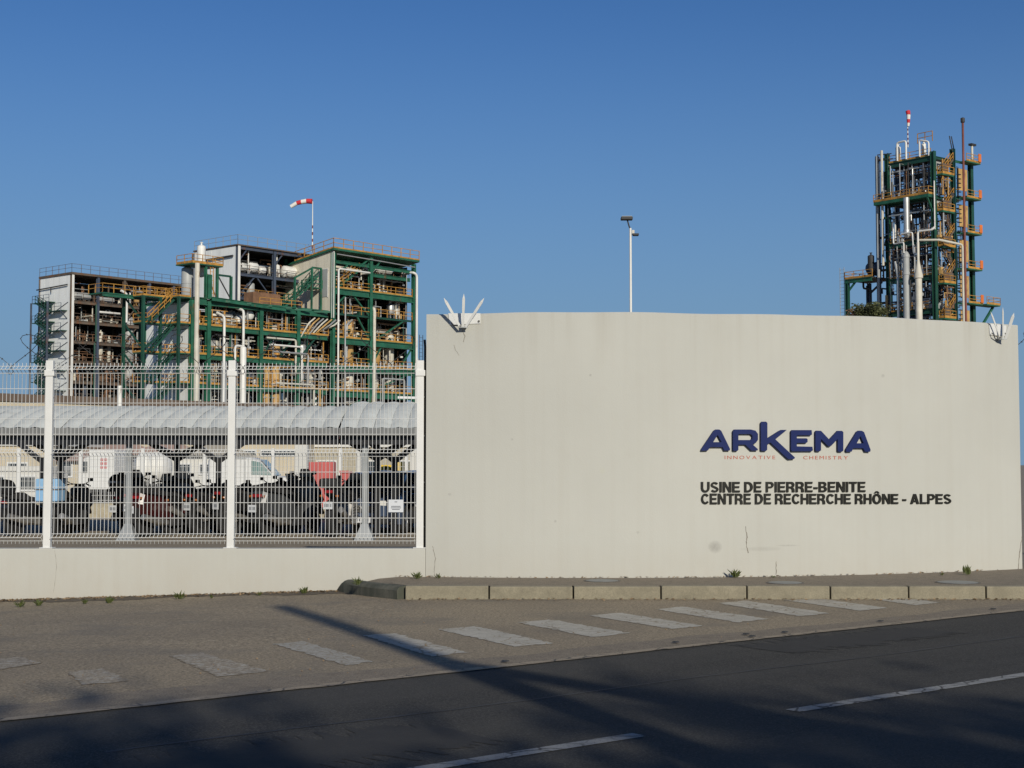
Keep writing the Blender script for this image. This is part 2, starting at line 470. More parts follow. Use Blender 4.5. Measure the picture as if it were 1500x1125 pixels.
def concrete(name, col, mossy=0.0):
    m, nt, b = new_mat(name)
    pos = N(nt, 'ShaderNodeNewGeometry').outputs['Position']
    f = noise(nt, pos, 5, 6, 0.7); g = noise(nt, pos, 60, 3, 0.7)
    c = ramp(nt, f, [(0.28, tuple(x*0.68 for x in col)), (0.72, tuple(x*1.12 for x in col))])
    c = mix(nt, ramp(nt, g, [(0.40, 0.35), (0.55, 0.0)]), c, tuple(x*0.5 for x in col))
    if mossy: c = mix(nt, ramp(nt, noise(nt, scaled(nt, pos, (5,5,0.6)), 1.5, 5), [(0.35, 0.0), (0.6, mossy)]), c, (0.052,0.058,0.042))
    nt.links.new(c, b.inputs['Base Color']); b.inputs['Roughness'].default_value = 0.9
    bump(nt, b, mth(nt, 'ADD', g, f), 0.5, 0.006)
    return m
M['kerb'] = concrete('kerb_concrete', (0.285,0.255,0.18))
M['kerb_old'] = concrete('mossy_old_kerb', (0.15,0.145,0.11), 0.85)
M['site'] = concrete('site_yard_surface', (0.34,0.285,0.205))
M['yardwall'] = concrete('yard_low_wall_concrete', (0.44,0.39,0.28))
M['dirt'] = concrete('gritty_dirt', (0.115,0.092,0.066))
M['road_patch'] = concrete('darker_road_patch', (0.030,0.029,0.026))
M['terrain'] = concrete('far_ground_earth', (0.16,0.14,0.10))

# ------------------------------------------------------------------ the ground
def smooth(a, b, x):
    t = min(1, max(0, (x-a)/(b-a))); return t*t*(3-2*t)
def za(x, y):
    return -0.0285*max(0.0, -1.2-x)*smooth(11.5, 17.0, y)
ROAD_P, ROAD_D = Vector((0.86, 12.3)), Vector((0.784, 0.621)).normalized()
ROAD_N = Vector((-ROAD_D.y, ROAD_D.x))           # towards the wall
def road_y(x): return ROAD_P.y + (x-ROAD_P.x)*ROAD_D.y/ROAD_D.x
def sheet(name, pts, z, mat):
    me = bpy.data.meshes.new(name)
    me.from_pydata([(p[0], p[1], z) for p in pts], [], [tuple(range(len(pts)))])
    me.materials.append(mat)
    o = link(name, me)
    return tag(o, kind='structure')
tag(sheet('terrain', [(-4000,-3000),(4000,-3000),(4000,5000),(-4000,5000)], -0.75, M['terrain']), 'dry earth ground far around the factory site')
tag(sheet('factory_yard', [(-900,19.06),(900,19.06),(900,2500),(-900,2500)], 0.10, M['site']), 'pale worn yard surface behind the fence')
def grid_sheet(name, xs, fy0, fy1, ny, zf, mat):
    vs = []; fs = []
    for x in xs:
        for j in range(ny+1):
            y = fy0(x) + (fy1(x)-fy0(x))*j/ny
            vs.append((x, y, zf(x, y)))
    for i in range(len(xs)-1):
        for j in range(ny):
            a = i*(ny+1)+j
            fs.append((a, a+ny+1, a+ny+2, a+1))
    me = bpy.data.meshes.new(name); me.from_pydata(vs, [], fs); me.materials.append(mat)
    o = link(name, me); return tag(o, kind='structure')
grid_sheet('apron', [-40+0.5*i for i in range(97)], lambda x: min(road_y(x)-0.3, 17.0), lambda x: 19.3 if x < -1.5 else 17.9, 24, za, M['apron'])
def strip(o0, o1, s0, s1, z, name, mat, jag=0.0, n=1, rng=None):
    vs = []; fs = []
    for i in range(n+1):
        s = s0+(s1-s0)*i/n
        j0 = rng.uniform(-jag, jag) if rng else 0; j1 = rng.uniform(-jag, jag) if rng else 0
        for off in (o0+j0, o1+j1):
            p = ROAD_P + ROAD_D*s + ROAD_N*off
            vs.append((p.x, p.y, z))
    for i in range(n): fs.append((2*i, 2*i+2, 2*i+3, 2*i+1))
    me = bpy.data.meshes.new(name); me.from_pydata(vs, [], fs); me.materials.append(mat)
    return link(name, me)
rng = random.Random(3)
rd = tag(strip(-6.0, 0.0, -40, 60, 0.004, 'road', M['road'], 0.010, 500, rng), 'dark asphalt road running past the factory wall', kind='structure')


def line_from_px(pts):
    vs = [ground(px, py, 0.008) for px, py in pts]
    me = bpy.data.meshes.new('road_marking'); me.from_pydata([v[:] for v in vs], [], [tuple(range(len(vs)))]); me.materials.append(M['paint_line'])
    return link('road_marking', me, rd)
def dash(s0, s1):
    o = strip(-2.84, -2.72, s0, s1, 0.008, 'road_marking', M['paint_line']); o.parent = rd
dash(-1.01, 3.05); dash(-6.6, -2.35); dash(5.9, 8.9)
def shoulder():
    rr = random.Random(12); vs = []; fs = []; n = 300
    for i in range(n+1):
        sv = -16+30*i/n
        wv = 0.58-0.012*(sv+5)+0.05*math.sin(sv*1.3)+0.03*math.sin(sv*4.7+1)+rr.uniform(-0.018, 0.018)
        for off in (-0.02, max(0.22, wv)):
            p = ROAD_P+ROAD_D*sv+ROAD_N*off; vs.append((p.x, p.y, za(p.x, p.y)+0.0025))
    for i in range(n): fs.append((2*i, 2*i+2, 2*i+3, 2*i+1))
    me = bpy.data.meshes.new('road_shoulder'); me.from_pydata(vs, [], fs); me.materials.append(M['walk'])
    return tag(link('road_shoulder', me), 'smoother grey asphalt strip along the road edge', kind='structure')
shoulder()
def seam(name, o0, o1, s0, s1, w, mat, seed):
    rr = random.Random(seed); vs = []; fs = []; n = 60
    for i in range(n+1):
        sv = s0+(s1-s0)*i/n; ov = o0+(o1-o0)*i/n+0.025*math.sin(i*0.35+seed)+rr.uniform(-0.008, 0.008); ww = w*rr.uniform(0.6, 1.2)
        for off in (ov-ww/2, ov+ww/2):
            p = ROAD_P+ROAD_D*sv+ROAD_N*off; vs.append((p.x, p.y, (0.0065 if ov < 0 else za(p.x, p.y)+0.0035)))
    for i in range(n): fs.append((2*i, 2*i+2, 2*i+3, 2*i+1))
    me = bpy.data.meshes.new(name); me.from_pydata(vs, [], fs); me.materials.append(mat)
    return link(name, me, rd)
seam('tar_seam', -1.35, -1.42, -5, 9, 0.035, M['dark'], 1)
seam('repair_patch', -0.55, -0.55, 1.2, 3.6, 0.75, M['road_patch'], 2)
seam('repair_patch', -2.0, -2.05, -5.2, -3.1, 0.9, M['road_patch'], 3)
ej = strip(-0.05, 0.06, -30, 30, 0.012, 'edge_joint', M['edge_joint'], 0.012, 260, rng); ej.parent = rd
walk = grid_sheet('pavement', [-2.2+0.25*i for i in range(130)], lambda x: 17.50 if x > -1.26 else 17.50+(-1.26-x)*1.62, lambda x: max(19.3, 18.7+0.0) if x < 4 else 21.5, 6, lambda x, y: 0.146 - 0.10*smooth(-1.35, -2.1, x) if False else 0.146-0.11*smooth(1.5, 2.2, -x), M['walk'])
tag(walk, 'narrow asphalt pavement at the foot of the curved wall')
# kerb: one stone after another
kerb = thing('kerb', 'grey concrete kerb edging the pavement', None, (0, 0, 0)); kerb['kind'] = 'structure'
kx = [-1.26, -0.27, 0.72, 1.75, 2.76, 3.74, 4.66, 5.57, 6.5, 7.5, 8.5]
for i in range(len(kx)-1):
    a, b = kx[i]+0.008, kx[i+1]-0.008
    jz = rng.uniform(-0.004, 0.004); jy = rng.uniform(-0.008, 0.008)
    mb = MB().cbox(a, 17.35+jy, -0.2, b, 17.50+jy, 0.152+jz, 0.014)
    mb.build('kerbstone', M['kerb'], kerb)
mb = MB()                                           # the old rounded stone that turns towards the low wall
p0, p1 = Vector((-1.29, 17.42, 0)), Vector((-2.19, 18.86, 0))
prev = None
vs = []; fs = []; n = 12
d = (p1-p0).normalized(); nrm = Vector((d.y, -d.x, 0)); nrm = -nrm if nrm.y > 0 else nrm
for i in range(n+1):
    t = i/n
    c = p0.lerp(p1, t) + nrm*(0.06*math.sin(t*math.pi))
    top = 0.150 - 0.02*t - (0.13*smooth(0.86, 1.0, t))
    base = za(c.x, c.y)-0.05
    prof = [(0.07, base), (0.075, top-0.05), (0.045, top-0.012), (0.0, top), (-0.09, top), (-0.09, base)]
    for (o_, z_) in prof: vs.append((c.x+nrm.x*o_, c.y+nrm.y*o_, z_))
m = 6
for i in range(n):
    for k in range(m): fs.append((i*m+k, i*m+(k+1)%m, (i+1)*m+(k+1)%m, (i+1)*m+k))
fs.append(tuple(range(m))); fs.append(tuple(n*m+k for k in range(m-1, -1, -1)))
mb.add(vs, fs)
o = mb.build('kerbstone', M['kerb_old'], kerb, smooth=True); o['label'] = 'dark mossy rounded kerbstone turning in'
# zebra crossing
zebra = thing('crossing_stripes', 'worn white zebra crossing across the side entrance', None, (0, 0, 0)); zebra['kind'] = 'structure'
ZB = [((400,943),(443,939),(547,970),(505,975)), ((531,931),(578,928),(684,956),(632,962)), ((640,922),(697,918),(812,943),(754,948)),
      ((757,912),(807,908),(922,928),(868,934)), ((862,902),(908,898),(1030,917),(986,922)), ((960,893),(1001,889),(1126,907),(1080,912)),
      ((1052,884),(1092,880),(1218,899),(1172,903)), ((1144,879),(1206,878),(1300,891),(1260,895)), ((1276,877.5),(1326,876.5),(1378,883),(1340,887)), ((1398,876.5),(1430,875.5),(1434,876.5),(1420,879))]
def stripe(q, mat):
    g = [ground(*p) for p in q]
    vs = []; fs = []; nx, ny = 36, 5; jr = random.Random(int(q[0][0])+999)
    for i in range(nx+1):
        for j in range(ny+1):
            a = g[0].lerp(g[3], i/nx) if False else g[0].lerp(g[3], i/nx)
            b = g[1].lerp(g[2], i/nx)
            p = a.lerp(b, j/ny)
            if j in (0, ny) or i in (0, nx): p = p + Vector((jr.gauss(0, 0.012), jr.gauss(0, 0.012), 0))
            vs.append((p.x, p.y, za(p.x, p.y)+0.004))
    for i in range(nx):
        for j in range(ny):
            k = i*(ny+1)+j; fs.append((k, k+1, k+ny+2, k+ny+1))
    me = bpy.data.meshes.new('stripe'); me.from_pydata(vs, [], fs)
    bm = bmesh.new(); bm.from_mesh(me)
    for f in bm.faces: f.normal_update()
    if sum(f.normal.z for f in bm.faces) < 0: bmesh.ops.reverse_faces(bm, faces=bm.faces[:])
    bm.to_mesh(me); bm.free()
    me.materials.append(mat)
    return link('stripe', me, zebra)
for i, q in enumerate(ZB): stripe(q, M['paint_mid'] if i == 0 else M['paint'])
for q in (((250,961),(293,956),(395,984),(318,992)), ((-70,974),(30,962),(60,972),(-20,984)), ((100,985),(150,980),(190,998),(120,1004))):
    o = stripe(q, M['paint_bad']); o['label'] = 'almost worn away stripe'
def foot_dirt():
    rr = random.Random(21); vs = []; fs = []; n = 160
    for i in range(n+1):
        x = -9+7.0*i/n; wv = 0.42+0.12*math.sin(x*2.1)+0.06*math.sin(x*6.3)+rr.uniform(-0.04, 0.04)
        for y in (18.88-wv, 18.92): vs.append((x, y, za(x, y)+0.004))
    for i in range(n): fs.append((2*i, 2*i+2, 2*i+3, 2*i+1))
    me = bpy.data.meshes.new('dirt_strip'); me.from_pydata(vs, [], fs); me.materials.append(M['dirt'])
    return tag(link('dirt_strip', me), 'dark dirt gathered along the low wall foot', kind='structure')
foot_dirt()
# covers in the pavement
for px, py, r in ((882,850.5,0.20), (1150,853.5,0.20), (1403,853,0.24)):
    g = ground(px, py, 0.15)
    mb = MB().lathe([(r, 0.0), (r, 0.006), (r*0.92, 0.009), (0.02, 0.010)], (g.x, g.y, 0.147), n=24)
    o = mb.build('access_cover', M['manhole'], None, smooth=False)
    MB().lathe([(r+0.03, 0.0), (r+0.03, 0.004), (r+0.004, 0.005), (r+0.004, 0.0)], (g.x, g.y, 0.147), n=24).build('cover_rim', M['rivet'], o)
    tag(o, {882:'round metal cover in the pavement near the middle of the wall', 1150:'round metal cover in the pavement below the plant lettering', 1403:'round metal cover in the pavement towards the wall right end'}[px], 'access cover', 'metal covers set in the pavement')

# ------------------------------------------------------------------ curved wall, low wall
WC, WR, WTOP = Vector((1.0, 30.7)), 12.0, 3.525
def wall_y(x, off=0.0):
    return WC.y - math.sqrt((WR+off)**2 - (x-WC.x)**2)
def wallpt(px, py, off=0.0):
    d = ray(px, py)
    # cylinder of radius WR about WC
    a = d.x*d.x + d.y*d.y; b = -2*(d.x*WC.x + d.y*WC.y); c = WC.x**2 + WC.y**2 - WR*WR
    t = (-b - math.sqrt(b*b-4*a*c))/(2*a)
    p = Vector((d.x*t, d.y*t, CAM_Z + d.z*t))
    n = Vector((p.x-WC.x, p.y-WC.y, 0)).normalized()
    return p + n*off
X_L, X_R = -1.105, 7.03
mb = MB(); vs = []; fs = []; n = 64; T = 0.26
for i in range(n+1):
    x = X_L+(X_R-X_L)*i/n
    yo = wall_y(x); yi = yo + T
    wz = 0.006*math.sin(x*1.7)+0.004*math.sin(x*4.1+1)
    c = 0.018
    vs += [(x, yo, -0.3), (x, yo, WTOP-c+wz), (x, yo+c, WTOP+wz), (x, yi-c, WTOP+wz), (x, yi, WTOP-c+wz), (x, yi, -0.3)]
for i in range(n):
    for k in range(5): fs.append((i*6+k, (i+1)*6+k, (i+1)*6+k+1, i*6+k+1))
fs.append(tuple(range(5, -1, -1))); fs.append(tuple(n*6+k for k in range(6)))
mb.add(vs, fs)
wall = mb.build('boundary_wall', M['plaster'])
tag(wall, 'tall curved off-white rendered wall carrying the company lettering', 'wall')
low = thing('low_wall', 'low off-white rendered wall under the white mesh fence', 'wall', (0,0,0))
yl = wall_y(X_L)
mb = MB().cbox(-14, yl, -0.7, X_L-0.003, yl+0.24, 0.505, 0.012)
mb.build('wall_body', M['plaster'], low)
def crack(pts, w, parent):
    """thin irregular crack, standing 2 mm proud of the render"""
    rr = random.Random(int(pts[0][0]))
    P = []
    for (a, b) in zip(pts[:-1], pts[1:]):
        for i in range(6):
            t = i/6; P.append((a[0]+(b[0]-a[0])*t+rr.uniform(-0.5, 0.5), a[1]+(b[1]-a[1])*t))
    P.append(pts[-1])
    vs = []; fs = []
    for i, (px, py) in enumerate(P):
        p = wallpt(px, py, 0.002) if px > 624 else Vector((at(px, py, yl-0.002)))
        ww = w*rr.uniform(0.3, 1.1)
        vs += [(p.x-ww/2, p.y, p.z), (p.x+ww/2, p.y, p.z)]
    for i in range(len(P)-1): fs.append((2*i, 2*i+1, 2*i+3, 2*i+2))
    me = bpy.data.meshes.new('crack'); me.from_pydata(vs, [], fs); me.materials.append(M['crack'])
    return link('crack', me, parent)
crack([(634,800),(638,818),(636,836),(637,847)], 0.007, wall)
crack([(1092,771),(1094,786),(1093,797),(1096,810)], 0.012, wall)
crack([(1137,822),(1136.5,842)], 0.010, wall)
crack([(1497,786),(1493,812),(1491,836)], 0.016, wall)
crack([(677,484),(681,492),(679,501)], 0.010, wall)
crack([(665,505),(668,514),(673,521)], 0.006, wall)
crack([(80,806),(83,830),(78,868)], 0.004, low)

# ------------------------------------------------------------------ lettering on the wall
def mount(name, verts, faces, parent, mat, depth, gap=0.002, bev=True):
    """verts: photo-plane points laid on the wall's face; the letter stands `depth` proud of it"""
    edges = {}
    for f in faces:
        for i in range(len(f)):
            k = (f[i], f[(i+1) % len(f)])
            if (k[1], k[0]) in edges: edges.pop((k[1], k[0]))
            else: edges[k] = 1
    m = len(verts)
    vs = [wallpt(p[0], p[1], depth) for p in verts] + [wallpt(p[0], p[1], gap) for p in verts]
    fs = [tuple(f) for f in faces] + [tuple(i+m for i in reversed(f)) for f in faces]
    for (a, b) in edges: fs.append((a, b, b+m, a+m))
    mb = MB().add(vs, fs)
    return mb.build(name, mat, parent)
def poly_letter(name, outer, holes, parent, mat, depth):
    loops = [[Vector((x, y, 0)) for x, y in outer]] + [[Vector((x, y, 0)) for x, y in h] for h in holes]
    tri = geometry.tessellate_polygon(loops)
    flat = [(1000+p.x/3.5714, 590+p.y/3.5714) for l in loops for p in l]
    return mount(name, flat, [tuple(t) for t in tri], parent, mat, depth)
g = wallpt(1150, 647)
logo = thing('company_logo', 'raised navy blue ARKEMA letters with a long K on the wall', 'logo sign', (0,0,0))
A1 = [(93,248),(94,242),(158,147),(169,140),(186,140),(197,147),(243,242),(241,250),(213,250),(204,232),(140,232),(127,250),(96,251)]
poly_letter('letter', A1, [[(178,168),(199,206),(155,206)]], logo, M['logoblue'], 0.045)
Rl = [(258,247),(258,148),(266,140),(350,140),(375,146),(388,163),(388,194),(376,211),(359,217),(388,243),(385,250),(354,250),(322,219),(286,219),(286,247),(281,252),(263,252)]
poly_letter('letter', Rl, [[(286,164),(350,164),(359,172),(359,188),(350,195),(286,195)]], logo, M['logoblue'], 0.045)
Kl = [(403,247),(403,106),(410,99),(430,99),(437,106),(437,187),(498,148),(511,142),(538,142),(478,191),(580,286),(577,294),(549,296),(540,290),(453,208),(436,219),(436,246),(430,252),(408,252)]
poly_letter('letter', Kl, [], logo, M['logoblue'], 0.045)
El = [(560,248),(560,150),(567,143),(667,143),(669,166),(664,170),(590,170),(590,186),(640,186),(646,190),(646,206),(640,210),(590,210),(590,228),(671,230),(674,248),(668,254),(566,254)]
poly_letter('letter', El, [], logo, M['logoblue'], 0.045)
Ml = [(687,248),(687,153),(694,146),(716,147),(760,194),(804,147),(825,147),(832,154),(832,250),(826,256),(808,256),(803,250),(803,190),(766,228),(754,228),(716,189),(716,248),(710,254),(692,254)]
poly_letter('letter', Ml, [], logo, M['logoblue'], 0.045)
A2 = [(845,250),(847,244),(903,153),(914,146),(929,147),(940,154),(974,247),(971,257),(946,256),(936,238),(884,238),(875,256),(850,257)]
poly_letter('letter', A2, [[(922,174),(938,212),(902,212)]], logo, M['logoblue'], 0.045)
_gl = {}
def glyph(ch, bold):
    k = (ch, bold)
    if k in _gl: return _gl[k]
    c = bpy.data.curves.new('glyph', 'FONT'); c.body = ch; c.size = 1.0; c.offset = bold; c.resolution_u = 3; c.fill_mode = 'FRONT'
    o = bpy.data.objects.new('glyph', c)
    me = o.to_mesh()
    v = [(p.co.x, p.co.y) for p in me.vertices]; f = [tuple(p.vertices) for p in me.polygons]
    # weld
    bm = bmesh.new(); bm.from_mesh(me); bmesh.ops.remove_doubles(bm, verts=bm.verts[:], dist=1e-5); bm.verts.index_update()
    v = [(p.co.x, p.co.y) for p in bm.verts]; f = [tuple(q.index for q in p.verts) for p in bm.faces]
    bm.free(); o.to_mesh_clear(); bpy.data.objects.remove(o); bpy.data.curves.remove(c)
    x0 = min(p[0] for p in v); x1 = max(p[0] for p in v)
    v = [(p[0]-x0, p[1]) for p in v]
    _gl[k] = (v, f, x1-x0)
    return _gl[k]
CAP = max(p[1] for p in glyph('E', 0.0)[0])
def ribbon(pts, t):
    """outline of a stroke of width t along a centre line"""
    L = []; Rr = []
    n = len(pts)
    for i, p in enumerate(pts):
        a = pts[max(i-1, 0)]; b = pts[min(i+1, n-1)]
        dx, dy = b[0]-a[0], b[1]-a[1]; l = math.hypot(dx, dy)
        nx, ny = -dy/l*t/2, dx/l*t/2
        L.append((p[0]+nx, p[1]+ny)); Rr.append((p[0]-nx, p[1]-ny))
    return L + Rr[::-1]
def arc(cx, cy, rx, ry, a0, a1, n=8):
    return [(cx+rx*math.cos(R(a0+(a1-a0)*i/n)), cy+ry*math.sin(R(a0+(a1-a0)*i/n))) for i in range(n+1)]
TK = 0.185
def bold_letter(ch):
    t = TK
    if ch == 'I': return [(0,0),(t,0),(t,1),(0,1)], [], t
    if ch == '-': return [(0,.30),(.34,.30),(.34,.48),(0,.48)], [], .34
    if ch == 'E': return [(0,0),(.62,0),(.62,.18),(t,.18),(t,.42),(.57,.42),(.57,.59),(t,.59),(t,.82),(.61,.82),(.61,1),(0,1)], [], .62
    if ch == 'L': return [(0,0),(.57,0),(.57,.18),(t,.18),(t,1),(0,1)], [], .57
    if ch == 'T': return [(.215,0),(.43,0),(.43,.82),(.64,.82),(.64,1),(0,1),(0,.82),(.215,.82)], [], .64
    if ch == 'H': return [(0,0),(t,0),(t,.41),(.5,.41),(.5,0),(.5+t,0),(.5+t,1),(.5,1),(.5,.60),(t,.60),(t,1),(0,1)], [], .5+t
    if ch == 'N': return [(0,0),(.2,0),(.2,.66),(.50,0),(.71,0),(.71,1),(.51,1),(.51,.36),(.21,1),(0,1)], [], .71
    if ch == 'A': return [(0,0),(.215,0),(.27,.19),(.50,.19),(.555,0),(.77,0),(.50,1),(.27,1)], [[(.318,.36),(.452,.36),(.385,.66)]], .77
    if ch == 'U': return ribbon([(t/2,1),(t/2,.40)]+arc(.355,.36,.2475,.27,180,360,10)[1:-1]+[(.71-t/2,.40),(.71-t/2,1)], t), [], .71
    if ch == 'C': return ribbon(arc(.385,.5,.28,.40,38,322,18), t*0.98), [], .70
    if ch == 'S': return ribbon(arc(.33,.715,.225,.19,20,215,9)+arc(.34,.275,.235,.185,45,-160,9), t*.92), [], .66
    if ch == 'O': return arc(.39,.5,.39,.515,0,345,23), [arc(.39,.5,.18,.32,0,345,23)], .78
    if ch == 'D': return [(0,0),(.30,0)]+arc(.31,.5,.40,.5,-85,85,12)+[(.30,1),(0,1)], [[(t,.18),(.28,.18)]+arc(.29,.5,.20,.32,-80,80,10)+[(.28,.82),(t,.82)]], .71
    bowl = arc(.40,.70,.25,.30,-85,85,9)
    hole = [(t,.555),(.37,.555)]+arc(.37,.69,.09,.135,-70,70,6)+[(.37,.825),(t,.825)]
    if ch == 'P': return [(0,0),(t,0),(t,.40)]+bowl+[(0,1)], [hole], .65
    if ch == 'R': return [(0,0),(t,0),(t,.38),(.34,.38),(.44,.30),(.46,0),(.69,0),(.66,.30),(.56,.445)]+arc(.42,.70,.25,.30,-55,85,8)+[(0,1)], [hole], .69
    if ch == 'B': return [(0,0),(.38,0)]+arc(.41,.28,.27,.28,-80,62,8)+arc(.39,.74,.25,.26,-50,85,8)+[(0,1)], [[(t,.17),(.38,.17)]+arc(.38,.295,.09,.125,-70,70,6)+[(.38,.42),(t,.42)], [(t,.585),(.36,.585)]+arc(.36,.71,.08,.115,-70,70,6)+[(.36,.825),(t,.825)]], .68
def lettering(text, px0, px1, yt0, yb0, yt1, yb1, parent, mat, depth, gap, space, bold=True):
    """a line of letters from px0 to px1; cap top / baseline given at both ends"""
    items = []; x = 0.0
    for ch in text:
        if ch == ' ': x += space; continue
        if bold:
            base = 'O' if ch == 'Ô' else ch
            out, holes, w = bold_letter(base)
            loops = [[Vector((a, b, 0)) for a, b in l] for l in [out]+holes]
            v = [(p.x, p.y) for l in loops for p in l]; f = [tuple(q) for q in geometry.tessellate_polygon(loops)]
            if ch == 'Ô':
                n = len(v); v = v + [(.14,1.06),(.28,1.06),(.39,1.15),(.50,1.06),(.64,1.06),(.46,1.27),(.32,1.27)]
                f = f + [(n,n+1,n+2,n+6),(n+2,n+3,n+4,n+5),(n+6,n+2,n+5)]
        else:
            v, f, w = glyph(ch, 0.0); v = [(a/1.0, b/CAP) for a, b in v]
        items.append((v, f, x)); x += w + gap
    tot = x - gap
    for v, f, x0 in items:
        P = []
        for (gx, gy) in v:
            t = (x0+gx)/tot
            yt = yt0+(yt1-yt0)*t; yb = yb0+(yb1-yb0)*t
            P.append((px0+(px1-px0)*t, yb-gy*(yb-yt)))
        mount('letter', P, f, parent, mat, depth)
tl = thing('tagline', 'thin red INNOVATIVE CHEMISTRY letters under the blue logo', 'lettering', (0,0,0))
lettering('INNOVATIVE', 1061.5, 1135.5, 667.5, 672.5, 667.5, 672.5, tl, M['letterred'], 0.004, 0.26, 0.3, False)
lettering('CHEMISTRY', 1176.5, 1242, 667.7, 672.7, 668, 673, tl, M['letterred'], 0.004, 0.26, 0.3, False)
sn = thing('site_name', 'bold black two line USINE DE PIERRE-BENITE lettering on the wall', 'lettering', (0,0,0))
lettering('USINE DE PIERRE-BENITE', 1026.5, 1267, 705.8, 721.2, 705.6, 720.6, sn, M['lettergrey'], 0.018, 0.075, 0.28)
lettering('CENTRE DE RECHERCHE RHÔNE - ALPES', 1026.5, 1392.5, 722.8, 738.6, 723.6, 738.0, sn, M['lettergrey'], 0.018, 0.075, 0.28)

# ------------------------------------------------------------------ spike brackets on the wall top
def spikes(label, base_px, plate, tips, wid=0.030):
    t = thing('spike_bracket', label, 'spike bracket', (0,0,0), 0, 'anti climb spikes on the wall top')
    b = wallpt(*base_px, 0.10)
    q = [wallpt(px, py, 0.012) for px, py in plate]
    q2 = [p + Vector((0, 0.010, 0)) for p in q]
    MB().add(q+q2, [(0,1,2,3),(7,6,5,4),(0,4,5,1),(1,5,6,2),(2,6,7,3),(3,7,4,0)]).build('backing_plate', M['white_paint'], t)
    for (px, py), dx in zip(tips, (-0.05, 0.0, 0.05)):
        e = at(px, py, b.y-0.12)
        a = b + Vector((dx*0.7, 0, 0.0))
        mid = a.lerp(e, 0.50); dv = (e-a).normalized()
        ww = wid
        if wid < 0.025 and dx > 0: ww = 0.036
        side = dv.cross(Vector((0, 1, 0))).normalized()
        tipb = a.lerp(e, 0.84)
        mb = MB().bar(a, mid, ww, 0.012, up=(0,-1,0.2)).bar(mid, tipb, ww*1.12, 0.014, up=(0,-1,0.2))
        yv = Vector((0, 0.007, 0)); k = ww*0.56
        mb.add([tipb-side*k-yv, tipb+side*k-yv, e, tipb+side*k+yv, tipb-side*k+yv], [(0,1,2),(1,3,2),(3,4,2),(4,0,2),(0,4,3,1)])
        mb.build('spike', M['white_paint'], t)
    mb = MB(); w1 = wallpt(base_px[0], base_px[1], 0.0)
    mb.bar(w1, b, 0.05, 0.02); mb.bar(b+Vector((-0.05,0,0)), b+Vector((0.06,0,-0.005)), 0.014)
    mb.build('bracket_arm', M['galv'], t)
    mb = MB()
    mb.tube([q[3]+Vector((0.02,-0.02,0.03)), q[3]+Vector((0.05,-0.04,-0.01)), b+Vector((-0.03,-0.02,0.01))], 0.008, 5)
    mb.lathe([(0.014, -0.012), (0.014, 0.0)], tuple(q[2]+Vector((-0.02,-0.002,0.03))), 'y', 6)
    mb.build('binding_wire', M['rivet'], t)
spikes('white three pronged spike bracket over the wall left end', (680,480), [(657,459),(704,459),(704,474),(659,476)], [(650,436),(679.5,430),(709.5,436)])
spikes('white three pronged spike bracket over the wall right end', (1461,497), [(1448,474),(1473,477),(1473,492),(1449,491)], [(1451,456),(1469,449.5),(1485.5,458)], 0.016)

# ------------------------------------------------------------------ white mesh fence
YF = yl+0.075
def wire_mesh(name, path, r, n=5):
    me = bpy.data.meshes.new(name)
    mb = MB(); mb.tube(path, r, n); me.from_pydata(mb.v, [], mb.f); me.materials.append(M['wire_white'])
    me.polygons.foreach_set('use_smooth', [True]*len(me.polygons))
    return me
zs_path = [(0.560,0),(0.600,0),(0.645,-0.085),(0.690,0),(1.686,0),(1.730,-0.085),(1.774,0),(2.760,0),(2.805,-0.085),(2.850,0),(2.893,0)]
VW = wire_mesh('wire', [(0, o_, z) for z, o_ in zs_path], 0.0041)
HZ = [(0.600,0),(0.645,-0.085),(0.690,0),(0.892,0),(1.090,0),(1.289,0),(1.483,0),(1.686,0),(1.730,-0.085),(1.774,0),(1.970,0),(2.170,0),(2.373,0),(2.558,0),(2.760,0),(2.805,-0.085),(2.850,0)]
def mesh_fence(label, posts, y_of, zoff, group):
    f = thing('mesh_fence', label, 'fence', (posts[0], y_of(posts[0]), zoff), 0, group)
    x0 = posts[0]; Y0 = y_of(posts[0])
    for i, x in enumerate(posts):
        yy = y_of(x)-Y0
        mb = MB().cbox(x-x0-0.047, yy-0.045, 0.50, x-x0+0.047, yy+0.045, 2.925, 0.008)
        p = mb.build('post', M['white_paint'], f)
        MB().cbox(x-x0-0.062, yy-0.06, 2.72, x-x0+0.066, yy+0.06, 2.80, 0.01).build('clamp', M['white_paint'], p)
        MB().cbox(x-x0-0.085, yy-0.072, 0.506, x-x0+0.085, yy+0.075, 0.518, 0.003).build('foot_plate', M['white_paint'], p)
        mb = MB()
        for zz in (0.78, 1.35, 1.95, 2.45): mb.lathe([(0.011, 0.0), (0.009, 0.006)], (x-x0+0.0475, yy-0.01, zz), 'x', 6)
        mb.build('bolt', M['galv'], p)
    for a, b in zip(posts[:-1], posts[1:]):
        ya, yb = y_of(a)-Y0, y_of(b)-Y0
        L = b-a-0.11
        mb = MB()
        for z, o_ in HZ:
            mb.tube([(a-x0+0.055, ya+o_-0.008, z), (b-x0-0.055, yb+o_-0.008, z)], 0.0041, 5)
        panel = mb.build('mesh_panel', M['wire_white'], f)
        k = int(L/0.05)
        for j in range(k+1):
            w = bpy.data.objects.new('wire', VW); COL.objects.link(w); w.parent = panel
            xx = a-x0+0.055+(L-k*0.05)/2+0.05*j
            w.location = (xx, ya+(yb-ya)*(xx-(a-x0))/(b-a)+0.001, 0)
    return f
mesh_fence('white welded mesh fence with square posts on the low wall', [-8.35, -5.976, -3.618, -1.185], lambda x: YF, 0, 'white mesh fences along the site edge')
